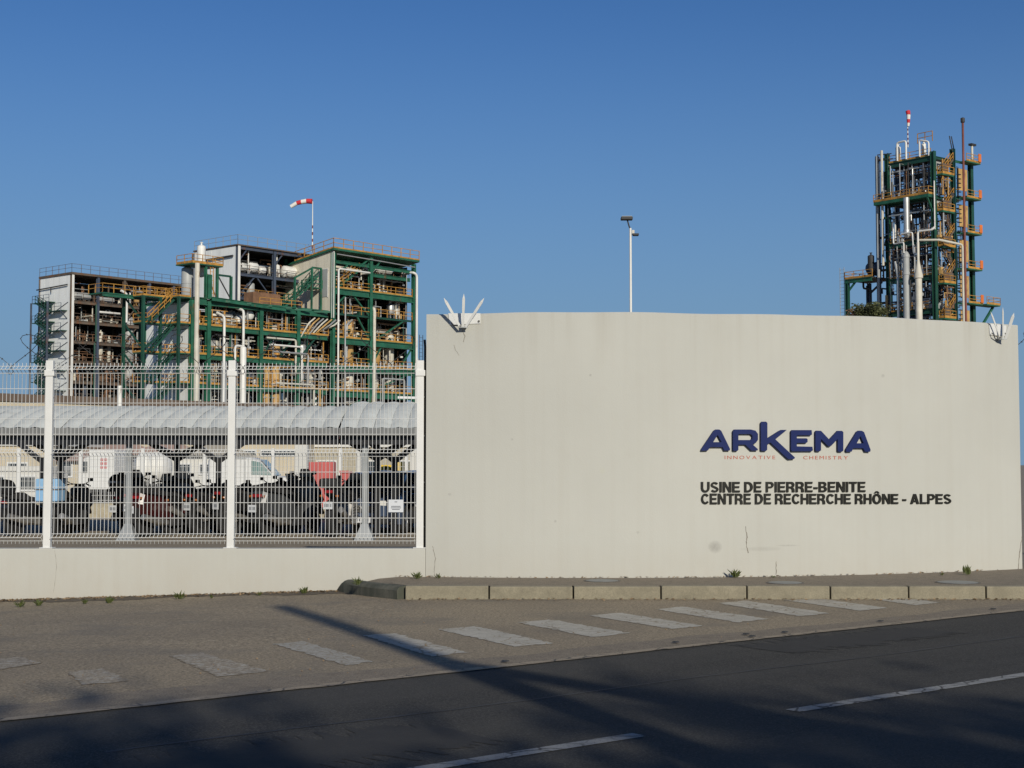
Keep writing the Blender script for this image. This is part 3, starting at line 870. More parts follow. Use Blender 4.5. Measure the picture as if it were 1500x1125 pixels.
mesh_fence('white mesh fence just visible past the wall right end', [7.42, 9.8], lambda x: 20.9, 0.1, 'white mesh fences along the site edge')
# thin dark rod at the end post
o = MB().tube([(-1.128, YF+0.05, 0.5), (-1.128, YF+0.05, 3.10), (-1.135, YF+0.05, 3.20)], 0.016, 6).build('slim_rod', M['dark']); tag(o, 'thin dark rod beside the last white fence post at the wall', 'rod')
# razor wire
def coil(label, x0, x1, y, zc, r, pitch):
    pts = []; n = 22; turns = (x1-x0)/pitch
    for i in range(int(turns*n)+1):
        a = 2*math.pi*i/n; x = x0+pitch*i/n
        x += 0.13*math.sin(2*a)+0.05*math.sin(a*0.5)
        pts.append((x, y+r*0.8*math.cos(a), zc+r*math.sin(a)))
    t = thing('razor_wire', label, 'razor wire', (0,0,0), 0, 'coils of razor wire on the fences')
    MB().tube(pts, 0.0045, 4).build('coil_wire', M['dark'], t)
    mb = MB()
    for i in range(0, len(pts)-1, 2):
        p = Vector(pts[i]); d = (Vector(pts[i+1])-p).normalized(); s = d.cross(Vector((0.2,1,0.1))).normalized()*0.016
        mb.add([p-s, p+d*0.012, p+s, p-d*0.012, p+Vector((0,0.003,0))], [(0,1,2,3),(0,4,1),(1,4,2),(2,4,3),(3,4,0)])
    stuff(mb.build('barbs', M['dark'], t, fix=False))
    return t
coil('loose coil of razor wire along the left fence top', -8.3, -1.2, YF+0.2, 3.02, 0.26, 0.62)
coil('coil of razor wire beyond the wall right end', 7.14, 9.6, 20.85, 3.2, 0.26, 0.55)
# little notice on the fence
g = at(580, 741, YF-0.02)
t = thing('notice_board', 'small white notice tied to the mesh beside the last post', 'notice', g)
MB().cbox(-0.097, -0.003, -0.082, 0.097, 0.003, 0.080, 0.002).build('plate', M['plate'], t)
mb = MB()
for k, (w, zz) in enumerate(((0.035, 0.052), (0.12, -0.005), (0.13, -0.025), (0.10, -0.045))):
    mb.box(-w/2, -0.0055, zz-0.005, w/2, -0.0035, zz+0.004)
mb.build('print', M['ink'], t)

# ------------------------------------------------------------------ process buildings (steel frames full of vessels and pipes)
Z0 = 0.10
class Plant:
    def __init__(s, name, label, loc, rot, seed, cat='process building'):
        s.root = thing(name, label, cat, loc, R(rot)); s.r = random.Random(seed); s.pw = {}
    def part(s, name, mb, mat, smooth=False, parent=None):
        return mb.build(name, M[mat], parent or s.root, smooth)
    def pipes(s, mat):
        if mat not in s.pw: s.pw[mat] = MB()
        return s.pw[mat]
    def finish(s):
        for k, mb in s.pw.items():
            if mb.v: stuff(s.part('pipework', mb, k, True))
    def column(s, x, y, z0, z1, w, mat):
        mb = MB()                                   # H section
        t = w*0.16
        mb.box(x-w/2, y-w/2, z0, x+w/2, y-w/2+t, z1); mb.box(x-w/2, y+w/2-t, z0, x+w/2, y+w/2, z1); mb.box(x-t/2, y-w/2+t, z0, x+t/2, y+w/2-t, z1)
        return s.part('column', mb, mat)
    def beam(s, p, q, h, mat, name='beam'):
        p, q = Vector(p), Vector(q); mb = MB(); t = h*0.14; w = h*0.55
        dz = Vector((0,0,h/2))
        mb.bar(p, q, t, h-2*t-0.004)
        mb.bar(p+dz-Vector((0,0,t/2)), q+dz-Vector((0,0,t/2)), w, t); mb.bar(p-dz+Vector((0,0,t/2)), q-dz+Vector((0,0,t/2)), w, t)
        return s.part(name, mb, mat)
    def brace(s, p, q, w, mat): return s.part('brace', MB().bar(p, q, w), mat)
    def rail(s, pts, mat, h=1.1, r=0.075, step=1.7, toe=0.0, toemat=None):
        mb = MB(); pts = [Vector(p) for p in pts]
        for a, b in zip(pts[:-1], pts[1:]):
            n = max(1, round((b-a).length/step))
            for i in range(n+1):
                p = a.lerp(b, i/n); mb.bar(p, p+Vector((0,0,h)), r)
            for hh in (h, h*0.53): mb.bar(a+Vector((0,0,hh)), b+Vector((0,0,hh)), r*0.9)
        s.part('railing', mb, mat)
        if toe:
            for a, b in zip(pts[:-1], pts[1:]):
                s.part('toe_board', MB().bar(a+Vector((0,0,toe/2-0.02)), b+Vector((0,0,toe/2-0.02)), 0.05, toe), toemat or mat)
    def deck(s, x0, y0, x1, y1, z, mat='grating', t=0.12): return s.part('floor_deck', MB().box(x0, y0, z-t, x1, y1, z), mat)
    def tank(s, x, y, z0, z1, r, mat, legs=True, n=12):
        h = r*0.45; mb = MB(); k = s.r.random()
        b = z0+(0.5 if legs else 0)
        prof = [(0.02, b), (r*0.6, b+h*0.35), (r*0.95, b+h*0.8), (r, b+h), (r, (b+z1)/2-0.05), (r*1.05, (b+z1)/2-0.05), (r*1.05, (b+z1)/2+0.08), (r, (b+z1)/2+0.08), (r, z1-h), (r*0.92, z1-h*0.7), (r*0.55, z1-h*0.2), (0.12, z1), (0.12, z1+0.25), (0.22, z1+0.25), (0.22, z1+0.33), (0.02, z1+0.33)]
        mb.lathe(prof, (x, y, 0), 'z', n)
        t = s.part('tank', mb, mat, True)
        if legs:
            lm = MB()
            for a in (0.7, 2.3, 3.9, 5.5): lm.bar((x+r*0.85*math.cos(a), y+r*0.85*math.sin(a), z0), (x+r*0.85*math.cos(a), y+r*0.85*math.sin(a), b+h*1.1), 0.1)
            stuff(s.part('tank_legs', lm, mat, False, t))
        return t
    def drum(s, x0, x1, y, z, r, mat, axis='x'):
        h = r*0.4; L = x1-x0; mb = MB()
        prof = [(0.02, 0), (r*0.6, h*0.25), (r*0.93, h*0.7), (r, h), (r, L*0.3), (r*1.04, L*0.3), (r*1.04, L*0.3+0.1), (r, L*0.3+0.1), (r, L-h), (r*0.93, L-h*0.7), (r*0.6, L-h*0.25), (0.02, L)]
        c = (x0, y, z) if axis == 'x' else (y, x0, z)
        mb.lathe(prof, c, axis, 12)
        t = s.part('drum', mb, mat, True)
        sm = MB()
        for f in (0.25, 0.75):
            xx = x0+L*f
            if axis == 'x': sm.box(xx-0.12, y-r*0.7, z-r-0.35, xx+0.12, y+r*0.7, z-r*0.6)
            else: sm.box(y-r*0.7, xx-0.12, z-r-0.35, y+r*0.7, xx+0.12, z-r*0.6)
        stuff(s.part('saddles', sm, 'dark', False, t))
        return t
    def pipe(s, pts, r, mat, name='pipe', n=8):
        """pipe with rounded elbows"""
        P = [Vector(p) for p in pts]; out = [P[0]]
        for i in range(1, len(P)-1):
            a = (P[i-1]-P[i]); b = (P[i+1]-P[i]); k = min(r*2.2, a.length*0.45, b.length*0.45)
            a.normalize(); b.normalize()
            p0, p2 = P[i]+a*k, P[i]+b*k
            for t in (0, 0.5, 1): out.append(p0*(1-t)**2 + P[i]*2*t*(1-t) + p2*t*t)
        out.append(P[-1])
        return s.part(name, MB().tube(out, r, n), mat, True)
    def clutter(s, x0, x1, y0, y1, z0, z1, n, mats):
        """thin pipe runs, valves and small gear: too small to pick apart at this distance"""
        q = s.r
        for i in range(n):
            mb = s.pipes(q.choice(mats)); r = q.choice((0.05, 0.07, 0.09, 0.13))
            k = q.random(); y = q.uniform(y0, y1)
            if k < 0.36:
                x = q.uniform(x0, x1); za_, zb_ = (z0, z1) if q.random() < 0.5 else (z0, q.uniform(z0+0.8, z1))
                xe = min(x1, max(x0, x+q.uniform(-2, 2)))
                mb.tube([(x, y, za_), (x, y, zb_)]+([(xe, y, zb_)] if q.random() < 0.5 else []), r, 5)
            elif k < 0.62:
                xa = q.uniform(x0, x1); xb = q.uniform(x0, x1); z = q.uniform(z0+0.3, z1-0.15)
                mb.tube([(xa, y, z), (xb, y, z), (xb, y, max(z0, z-q.uniform(0.3, 1.5)))], r, 5)
            elif k < 0.74:
                x = q.uniform(x0, x1); z = q.uniform(z0+0.2, z1-0.2)
                mb.tube([(x, y0, z), (x, y1, z)], r, 5)
            elif k < 0.90:
                x = q.uniform(x0, x1); w = q.uniform(0.15, 0.5); h = q.uniform(0.3, 1.1)
                if q.random() < 0.5: mb.box(x-w, y-w*0.6, z0, x+w, y+w*0.6, z0+h)
                else: mb.lathe([(0.02,0),(w*0.7,0.05),(w*0.7,h),(w*0.3,h+0.15),(0.02,h+0.2)], (x, y, z0), 'z', 8)
            else:
                x = q.uniform(x0, x1); z = q.uniform(z0+0.3, z1-0.3); rr = q.uniform(0.13, 0.28)
                mb.lathe([(0.02,-rr*0.6),(rr,-rr*0.5),(rr,rr*0.5),(0.02,rr*0.6)], (x, y, z), q.choice('xyz'), 8)
    def flight(s, p, q_, width, steel, railmat, n=None, side=None, name='stair'):
        """a stair flight from p to q (centre line), handrails both sides"""
        p, q_ = Vector(p), Vector(q_); d = q_-p
        h = Vector((d.x, d.y, 0)).normalized(); w = Vector((-h.y, h.x, 0))*width/2
        mb = MB()
        for sg in (-1, 1): mb.bar(p+w*sg, q_+w*sg, 0.07, 0.26)
        k = n or max(4, int(abs(d.z)/0.26))
        for i in range(k):
            c = p+d*((i+0.5)/k); mb.bar(c-w, c+w, 0.28, 0.05, up=(0,0,1))
        st = s.part(name, mb, steel)
        rm = MB(); up = Vector((0,0,1.05))
        for sg in (-1, 1):
            for f in (1.0, 0.5): rm.bar(p+w*sg+up*f, q_+w*sg+up*f, 0.07)
            for i in range(5):
                c = p+w*sg+d*(i/4); rm.bar(c, c+up, 0.07)
        s.part('handrail', rm, railmat, False, st)
        return st
    def ladder(s, x, y, z0, z1, mat, axis='x', w=0.5, cage=True):
        mb = MB(); o = Vector((w/2,0,0)) if axis == 'x' else Vector((0,w/2,0)); c = Vector((x, y, 0))
        for sg in (-1, 1): mb.bar(c+o*sg+Vector((0,0,z0)), c+o*sg+Vector((0,0,z1)), 0.07)
        z = z0+0.3
        while z < z1:
            mb.bar(c-o+Vector((0,0,z)), c+o+Vector((0,0,z)), 0.05); z += 0.55
        s.part('ladder', mb, mat)
    def cladding(s, x, ya, yb, za_, zb_, mat, w=1.9, axis='y', zdrop=0.0):
        """wall panels, one sheet beside the next, joints left open a little"""
        n = max(1, round(abs(yb-ya)/w)); d = (yb-ya)/n
        for i in range(n):
            a, b = ya+d*i, ya+d*(i+1)
            zt = zb_-zdrop*(i+0.5)/n
            off = s.r.uniform(-0.015, 0.015)
            if axis == 'y': mb = MB().box(x-0.05+off, min(a,b)+0.012, za_, x+0.05+off, max(a,b)-0.012, zt)
            else: mb = MB().box(min(a,b)+0.012, x-0.05+off, za_, max(a,b)-0.012, x+0.05+off, zt)
            s.part('wall_panel', mb, mat)

def base_z(levels): return [0.0]+levels

# ---- main green building (right) with the beige left wall
G = Plant('process_building', 'tall green framed process building with yellow railings, beige left wall and windsock', (-24.5, 200.0, Z0), 49, 11)
q = G.r
GX = [0.0, 7.0, 15.6]; GD = 10.0
GL = [4.5, 8.0, 11.6, 15.1, 18.9, 22.3, 25.7]
ROOF = 31.0
for x in GX:
    for y in (0.0, GD): G.column(x, y, 0, ROOF-0.5, 0.5 if y == 0 else 0.4, 'green')
for li, z in enumerate(GL):
    big = z in (11.6, 15.1, 18.9, 25.7)
    for a, b in zip(GX[:-1], GX[1:]):
        if z == 22.3:
            G.beam((a+0.26, 0, z-0.15), (b-0.26, 0, z-0.15), 0.28, 'dgreen')
        else: G.beam((a+0.26, 0, z-0.45), (b-0.26, 0, z-0.45), 0.85 if big else 0.5, 'green')
    G.deck(0.3, 0.25, GX[-1]-0.3, GD-0.3, z)
    G.rail([(0.3, 0.0, z), (15.3, 0.0, z)], 'yellow', toe=0.26 if z != 22.3 else 0)
# roof: shallow fall to the back, green fascia, yellow edge and railing
rz = lambda y: ROOF-0.14*y
roof = MB().add([(-0.5,-0.6,rz(-0.6)),(16.2,-0.6,rz(-0.6)),(16.2,GD,rz(GD)),(-0.5,GD,rz(GD)),(-0.5,-0.6,rz(-0.6)-0.28),(16.2,-0.6,rz(-0.6)-0.28),(16.2,GD,rz(GD)-0.28),(-0.5,GD,rz(GD)-0.28)],
    [(0,1,2,3),(7,6,5,4),(0,4,5,1),(1,5,6,2),(2,6,7,3),(3,7,4,0)])
G.part('roof', roof, 'green')
G.rail([(-0.45, GD*0.75, rz(GD*0.75)), (-0.45,-0.55,ROOF+0.08), (16.15,-0.55,ROOF+0.08)], 'yellow', h=1.35, toe=0.22, step=1.9, r=0.085)
for a, b in zip(GX[:-1], GX[1:]): G.beam((a+0.26, 0, 29.3), (b-0.26, 0, 29.3), 0.45, 'green')
for (p, r_) in (((0.4,0,27.6),(2.6,0,29.0)), ((4.8,0,29.0),(6.7,0,30.3)), ((9.0,0,30.3),(7.3,0,28.6)), ((0.4,0.1,23.2),(3.0,0.1,25.3)), ((3.4,0.1,25.3),(6.6,0.1,22.5)), ((7.3,0.1,15.3),(9.3,0.1,18.2)), ((13,0.1,15.3),(15.3,0.1,18.2)), ((6.7,0.1,19.2),(4.6,0.1,22.0)), ((8.5,0.1,19.2),(13.5,0.1,22.0)), ((0.5,0.1,8.2),(6.6,0.1,11.1)), ((7.4,0.1,11.8),(15.2,0.1,14.6))):
    G.brace(p, r_, 0.2, 'green')
G.cladding(-0.12, 0.22, 9.9, 22.3, ROOF-0.15, 'clad_beige', 1.6, zdrop=1.4)
G.cladding(GD-0.05, 0.3, 15.4, 0, ROOF-1.4, 'dark', 3.2, axis='x')  # back wall coloured near-black so the bays read as deep shade
G.cladding(15.75, 1.5, 9.9, 0, ROOF-0.6, 'dark', 2.8, zdrop=1.2)  # end wall added in near-black to keep the inside looking shaded
G.part('corner_flashing', MB().box(-0.16, -0.27, 21.5, -0.02, 0.2, ROOF-0.3), 'whitepipe')
# the window panel set in the beige wall
f = G.part('wall_hatch', MB().box(-0.24, 0.9, 24.5, -0.19, 2.3, 28.3), 'greycol')
G.part('frame', MB().box(-0.26, 0.8, 24.4, -0.2, 0.9, 28.4).box(-0.26, 2.3, 24.4, -0.2, 2.4, 28.4).box(-0.26, 0.9, 28.3, -0.2, 2.3, 28.4), 'whitepipe', False, f)
# intermediate partial deck high in the right bay
G.beam((7.3, 0.5, 28.2), (15.3, 0.5, 28.2), 0.5, 'green'); G.deck(7.3, 0.8, 15.3, 9, 28.45); G.rail([(7.4, 0.55, 28.45), (15.2, 0.55, 28.45)], 'rust', h=1.0, r=0.06)
G.drum(8.0, 13.5, 2.6, 29.5, 0.62, 'whitepipe'); G.drum(2.0, 6.0, 3.0, 28.9, 0.55, 'cream')
G.flight((1.0, 0.8, 25.7), (5.2, 0.8, 28.6), 0.9, 'green', 'yellow')
# big vessels
G.tank(4.2, 1.6, 15.1, 21.8, 0.85, 'tan', True); G.tank(4.2, 1.6, 9.6, 14.9, 0.85, 'cream', False)
G.tank(9.4, 1.6, 15.1, 18.5, 0.85, 'tan'); G.tank(12.4, 1.8, 15.1, 20.2, 0.75, 'cream'); G.tank(12.4, 1.8, 11.6, 14.8, 0.8, 'cream'); G.tank(9.6, 1.9, 11.6, 14.3, 0.7, 'cream')
G.tank(12.3, 1.4, 22.4, 24.6, 0.6, 'silver'); G.tank(14.0, 1.9, 22.4, 24.9, 0.5, 'whitepipe'); G.tank(10.9, 2.0, 8.0, 11.0, 0.7, 'whitepipe'); G.tank(3.2, 2.0, 4.5, 7.6, 0.8, 'cream'); G.tank(13.2, 2.4, 4.5, 7.8, 0.8, 'silver')
G.pipe([(7.55, -0.28, 3), (7.55, -0.28, 23.5), (7.55, 1.5, 23.5)], 0.22, 'cream')
G.pipe([(15.62, -0.62, 0), (15.62, -0.62, 28.9), (14.9, -0.62, 29.2), (14.9, 1.6, 29.2)], 0.18, 'whitepipe')
G.pipe([(0.55, -0.5, 2), (0.55, -0.5, 28.3), (6.5, -0.5, 28.3), (6.5, 1.2, 28.3)], 0.13, 'whitepipe')
G.pipe([(2.0, -0.3, 5), (2.0, -0.3, 24.5)], 0.11, 'silver'); G.pipe([(2.9, 0.4, 15.2), (2.9, 0.4, 20.8), (4.2, 0.7, 21.6)], 0.16, 'silver')
G.pipe([(0.3, -0.45, 30.3), (7.0, -0.45, 30.2), (15.4, -0.45, 30.0)], 0.08, 'silver')
G.pipe([(9.2,-0.3,6),(9.2,-0.3,13.6),(13.5,-0.3,13.6),(13.5,-0.3,9)], 0.12, 'greycol')
zz = [0.0]+GL+[ROOF-1.5]
for a, b in zip(zz[:-1], zz[1:]):
    for x0, x1 in ((0.5, 6.6), (7.4, 15.2)):
        G.clutter(x0, x1, 0.7, 4.5, a+0.02, b-0.5, 40, ['cream', 'brown', 'rust', 'greycol', 'tan', 'whitepipe', 'dark', 'rust', 'cream'])
        G.clutter(x0, x1, 0.35, 0.6, a+0.02, b-0.5, 4, ['cream', 'silver', 'greycol', 'dgreen'])
# grey ladders and service risers at the right end
for k, (x, y) in enumerate(((17.0, 1.0), (17.9, 1.4))):
    G.pipe([(x, y, 0), (x, y, 20-3.0*k)], 0.13, 'silver')
G.ladder(18.6, 1.4, 0, 20.5, 'navy', w=0.7)
G.cladding(3.0, 18.6, 21.5, 3.0, 15.6, 'clad_white', 1.5, axis='x')
for z in (5, 8.2, 11.5, 14.8): G.part('landing', MB().box(16.3, 0.6, z-0.1, 19.4, 2.8, z), 'grating'); G.rail([(16.4,0.6,z),(19.3,0.6,z)], 'silver', r=0.05)
G.finish()

# ---- lower green pipe structure to its left, four bays
Fb = Plant('process_building', 'lower green pipe structure with yellow railings and white pipes, left of the beige wall', (-24.5, 200.0, Z0), 49, 23)
q = Fb.r
FX = [-23.5, -21.0, -12.6, -6.3, -0.75]; FD = 9.6
FL = [4.5, 8.0, 11.6, 15.3, 19.0, 22.3]
for x in FX[:-1]:
    for y in (0.0, FD): Fb.column(x, y, 0, 22.0, 0.55, 'green')
Fb.column(-21.0, -0.05, 22.3, 25.4, 0.6, 'green')
for z in FL:
    top = z == 22.3
    for a, b in zip(FX[:-1], FX[1:]):
        Fb.beam((a+0.3, 0, z-0.35), (b-0.3, 0, z-0.35), 0.95 if top else 0.6, 'green')
    Fb.beam((-23.5, 0.3, z-0.35), (-23.5, FD-0.3, z-0.35), 0.6, 'green')
    Fb.deck(-23.3, 0.3, -0.9, FD-0.3, z-0.02)
    if not top: Fb.rail([(-23.4, 0.0, z-0.02), (-0.8, 0.0, z-0.02)], 'yellow', toe=0.26)
for k in range(6):
    x = -20.5+3.4*k
    Fb.brace((x, -0.02, 22.1), (x+2.2, -0.9, 22.15), 0.24, 'green')
Fb.beam((-21, -0.75, 22.3), (-9, -0.75, 21.9), 0.5, 'green')
for (p, r_) in (((-12.3,0.1,15.5),(-10,0.1,18.6)), ((-6.0,0.1,8.2),(-1,0.1,11.2)), ((-20.7,0.1,4.7),(-17,0.1,7.6)), ((-9.5,0.1,15.5),(-6.6,0.1,18.6)), ((-5.9,0.1,15.6),(-3.0,0.1,18.6))): Fb.brace(p, r_, 0.2, 'dgreen')
Fb.cladding(-23.62, 0.4, FD-0.2, 0, 21.8, 'clad_white', 2.3)
Fb.cladding(FD-0.05, -23.3, -0.9, 0, 21.8, 'dark', 4.0, axis='x')  # backing panels whose dark colour stands for interior shade
# tall white risers in front
Fb.pipe([(-23.2, -0.6, 13.5), (-23.2, -0.6, 19), (-23.2, -0.6, 26.6)], 0.30, 'cream')
Fb.pipe([(-19.0, -0.7, 0), (-19.0, -0.7, 14.5)], 0.42, 'silver', n=12); Fb.pipe([(-19.0, -0.7, 14.4), (-19.0, -0.7, 20.2), (-19.0, 0.8, 20.8)], 0.17, 'whitepipe')
Fb.tank(-16.1, -0.9, 0, 16.6, 0.42, 'whitepipe', False)
Fb.pipe([(-16.1, -0.9, 16.4), (-16.1, -0.9, 21.2), (-16.1, 0.6, 21.6)], 0.17, 'whitepipe'); Fb.pipe([(-16.1, -0.9, 16.6), (-17.4, -0.9, 16.6), (-17.4, -0.9, 12.6)], 0.14, 'whitepipe')
Fb.pipe([(-23.0, -0.4, 4), (-23.0, -0.4, 17.2)], 0.36, 'cream', n=10)
Fb.pipe([(-10.9, 0.7, 7.9), (-10.9, 0.7, 15.2)], 0.42, 'tan'); Fb.pipe([(-9.4, 0.8, 7.9), (-9.4, 0.8, 17.2)], 0.62, 'tan', n=10)
Fb.drum(-20, -16.4, 1.6, 20.3, 0.6, 'whitepipe'); Fb.drum(-15.6, -12.9, 1.8, 20.5, 0.65, 'silver'); Fb.drum(0.6, 3.6, -13.6, 20.9, 0.62, 'whitepipe', axis='y'); Fb.drum(0.8, 3.4, -15.1, 20.1, 0.5, 'whitepipe', axis='y'); Fb.drum(0.9, 3.8, -18.6, 20.4, 0.55, 'cream', axis='y')
Fb.drum(-20, -14, 2.0, 16.8, 0.6, 'silver'); Fb.tank(-4.2, 1.6, 11.6, 17.8, 0.7, 'silver'); Fb.tank(-2.2, 1.9, 8.0, 14.8, 0.65, 'cream')
for k in range(5):
    z = 18.0-0.9*k if k < 3 else 13.6-k*0.5
    Fb.pipe([(-12.0+k*0.4, -0.5-0.2*k, z), (-7.0+0.9*k, -0.5-0.2*k, z), (-7.0+0.9*k, -0.5-0.2*k, z-4.6), (-6.6+0.9*k, 1.0, z-4.6)], 0.13, ('cream','whitepipe','silver','cream','tan')[k])
for k in range(7):
    x = -5.8+0.75*k
    Fb.pipe([(x, 0.2, 18.2+0.28*k), (x+0.8, -0.8, 20.4), (x+2.2, -0.4, 21.2)], 0.11, ('cream','tan','silver')[k % 3])
Fb.flight((-6.6, -0.6, 4.6), (-12.2, -0.6, 8.0), 0.9, 'dgreen', 'yellow')
zz = [0.0]+FL
for a, b in zip(zz[:-1], zz[1:]):
    for x0, x1 in zip(FX[:-1], FX[1:]):
        n = int((x1-x0)*6.5)
        Fb.clutter(x0+0.3, x1-0.3, 0.6, 4.5, a+0.02, b-0.5, n, ['cream', 'silver', 'rust', 'greycol', 'dark', 'whitepipe', 'navy'])
        Fb.clutter(x0+0.3, x1-0.3, 0.3, 0.6, a+0.02, b-0.5, n//5+1, ['cream', 'silver', 'dgreen', 'yellow'])
# stair tower on its left side
SX0, SX1 = -29.2, -24.2
for z in (4.5, 8.0, 11.6, 15.3, 19.0, 22.3):
    Fb.part('landing', MB().box(SX0, 2.2, z-0.14, -23.8, 4.2, z), 'green'); Fb.rail([(-24.2, 2.2, z), (SX0, 2.2, z), (SX0, 4.2, z)], 'yellow', toe=0.22)
    Fb.part('landing', MB().box(-25.6, -0.2, z-0.14, -23.8, 2.0, z), 'green'); Fb.rail([(-23.9, -0.2, z), (-25.6, -0.2, z), (-25.6, 1.9, z)], 'yellow', toe=0.22)
    Fb.brace((SX0+0.1, 2.1, z-3.2), (-24.4, 2.1, z-0.2), 0.2, 'dgreen'); Fb.brace((SX0+0.1, 6.0, z-0.2), (SX0+0.1, 2.3, z-3.3), 0.18, 'dgreen')
for a, b in zip((0, 4.5, 8.0, 11.6, 15.3, 19.0), (4.5, 8.0, 11.6, 15.3, 19.0, 22.3)):
    m_ = (a+b)/2
    Fb.flight((-28.6, 1.6, a), (-25.0, 1.6, b), 0.9, 'dgreen', 'yellow' if a > 18 else 'dgreen')
for x, y in ((SX0, 2.1), (SX0, 6.2), (-26.7, 2.1), (-25.7, -0.3), (-26.7, 6.2)): Fb.column(x, y, 0, 22.2, 0.32, 'dgreen')
Fb.part('landing', MB().box(-33.5, 4.4, 22.3, -23.8, 7.4, 22.45), 'green'); Fb.beam((-33.5, 4.4, 22.15), (-23.8, 4.4, 22.15), 0.4, 'green'); Fb.rail([(-33.5, 7.4, 22.45), (-33.5, 4.4, 22.45), (-24.0, 4.4, 22.45)], 'yellow')
# roof gear: grey silo, chimney, platforms
Fb.tank(-21.9, 3.2, 22.3, 26.6, 0.75, 'greycol', False, 14); Fb.tank(-19.9, 3.0, 25.4, 29.6, 0.55, 'whitepipe', False)
Fb.part('landing', MB().box(-23.4, 0.2, 26.6, -18.6, 3.6, 26.75), 'green'); Fb.rail([(-23.4, 3.4, 26.75), (-23.4, 0.2, 26.75), (-18.6, 0.2, 26.75), (-18.6, 3.4, 26.75)], 'yellow', toe=0.3)
for x in (-21.0, -19.2, -17.0):
    Fb.column(x, 0.6, 22.3, 26.5 if x < -18 else 25.6, 0.3, 'green')
Fb.beam((-19.2, 0.6, 25.6), (-17.0, 0.6, 25.6), 0.25, 'dgreen'); Fb.brace((-19.0, 0.6, 25.4), (-17.1, 0.6, 22.8), 0.12, 'dark'); Fb.brace((-20.8, 0.6, 25.6), (-19.4, 0.6, 22.8), 0.12, 'rust')
Fb.ladder(-20.1, 0.5, 22.3, 26.6, 'yellow')
# enclosed green stair by the beige wall
for z0_, z1_, xa, xb in ((22.5, 25.0, -7.0, -3.6), (25.0, 27.4, -3.4, -0.9)):
    Fb.flight((xa, 2.6, z0_), (xb, 2.6, z1_), 1.1, 'green', 'green')
Fb.part('landing', MB().box(-2.2, 1.9, 25.6, -0.4, 4.2, 25.75), 'green'); Fb.rail([(-2.2, 4.0, 25.7), (-2.2, 1.9, 25.7), (-0.3, 1.9, 25.7)], 'green', r=0.12)
for x, y in ((-5.2, 1.9), (-2.2, 1.9), (-0.5, 1.9)): Fb.column(x, y, 22.3, 28.4 if x > -3 else 26.8, 0.22, 'green')
Fb.beam((-2.2, 1.9, 28.4), (-0.4, 1.9, 28.4), 0.25, 'green'); Fb.beam((-5.2, 1.9, 26.7), (-2.2, 1.9, 28.3), 0.25, 'green')
Fb.rail([(-12.6, 0.2, 22.3), (-5.4, 0.2, 22.3)], 'yellow', h=1.0)
Fb.part('roof_cabinet', MB().cbox(-12.2, 2.0, 22.3, -7.6, 4.0, 24.2, 0.05), 'rust')
Fb.finish()

# ---- dark framed upper building behind, beige wall to the left
Mb = Plant('process_building', 'dark blue framed upper building with pale ribbed wall and white drums, in the middle', (-24.5, 200.0, Z0), 49, 31)
MX = [-10.86, -4.6, 1.2, 6.0]; MY = 7.0; MD = 9.5
for x in MX:
    for y in (MY, MY+MD): Mb.column(x, y, 0, 30.8, 0.42, 'navy')
for z in (24.1, 27.3, 30.9):
    for a, b in zip(MX[:-1], MX[1:]): Mb.beam((a+0.22, MY, z-0.2), (b-0.22, MY, z-0.2), 0.42, 'navy')
    Mb.deck(MX[0]+0.2, MY+0.2, MX[-1], MY+MD, z-0.02, 'dark' if z > 30 else 'grating')
    if z < 30: Mb.rail([(MX[0]+0.3, MY, z), (MX[-1], MY, z)], 'brown' if z > 25 else 'yellow', r=0.06)
Mb.part('roof', MB().box(MX[0]-0.3, MY-0.3, 30.95, MX[-1]+0.3, MY+MD, 31.12), 'brown')
Mb.rail([(MX[0]-0.2, MY+MD-0.2, 31.1), (MX[0]-0.2, MY-0.2, 31.1), (MX[-1], MY-0.2, 31.1)], 'silver', h=1.3, r=0.055)
Mb.cladding(MX[0]-0.1, MY+0.25, MY+MD, 21.0, 30.9, 'clad_white', 1.3)
Mb.part('corner_flashing', MB().box(MX[0]-0.16, MY-0.24, 20, MX[0]+0.25, MY-0.2, 30.9), 'whitepipe')
Mb.cladding(MY+MD-0.05, MX[0], MX[-1], 15, 30.9, 'dark', 3.0, axis='x')  # upper floors backed in the same painted shade colour
Mb.cladding(MX[-1]+0.1, MY+0.3, MY+MD, 15, 30.9, 'dark', 3.0)  # dark end closure, coloured as the shade within
Mb.pipe([(MX[0]-0.4, MY+0.6, 29.6), (MX[0]-0.4, MY+MD-0.6, 29.5)], 0.12, 'dark')
for p, r_ in (((MX[0]+0.3,MY+0.1,24.3),(MX[0]+3,MY+0.1,27)), ((MX[1]-0.3,MY+0.1,24.3),(MX[1]-3,MY+0.1,27)), ((MX[0]+0.3,MY+0.1,29),(MX[0]+1.6,MY+0.1,30.6)), ((MX[1]+0.2,MY+0.1,29),(MX[1]+1.6,MY+0.1,30.6))): Mb.brace(p, r_, 0.15, 'navy')
for x0, x1, z, r_ in ((-10.2,-8.6,28.3,0.62), (-8.4,-6.6,28.4,0.75), (-6.4,-5.2,28.2,0.55), (-2.2,0.3,28.4,0.85), (1.7,2.7,28.2,0.5)): Mb.drum(x0, x1, MY+1.2, z, r_, 'whitepipe')
Mb.tank(-3.2, MY+1.2, 27.3, 29.3, 0.5, 'whitepipe'); Mb.tank(-3.9, MY+1.6, 27.3, 28.9, 0.4, 'cream'); Mb.tank(-7.5, MY+1.5, 24.1, 26.4, 0.6, 'greycol')
for x in (-8.6, -3.6, 0.4): Mb.pipe([(x, MY+0.6, 27.3), (x, MY+0.6, 30.5)], 0.08, 'whitepipe')
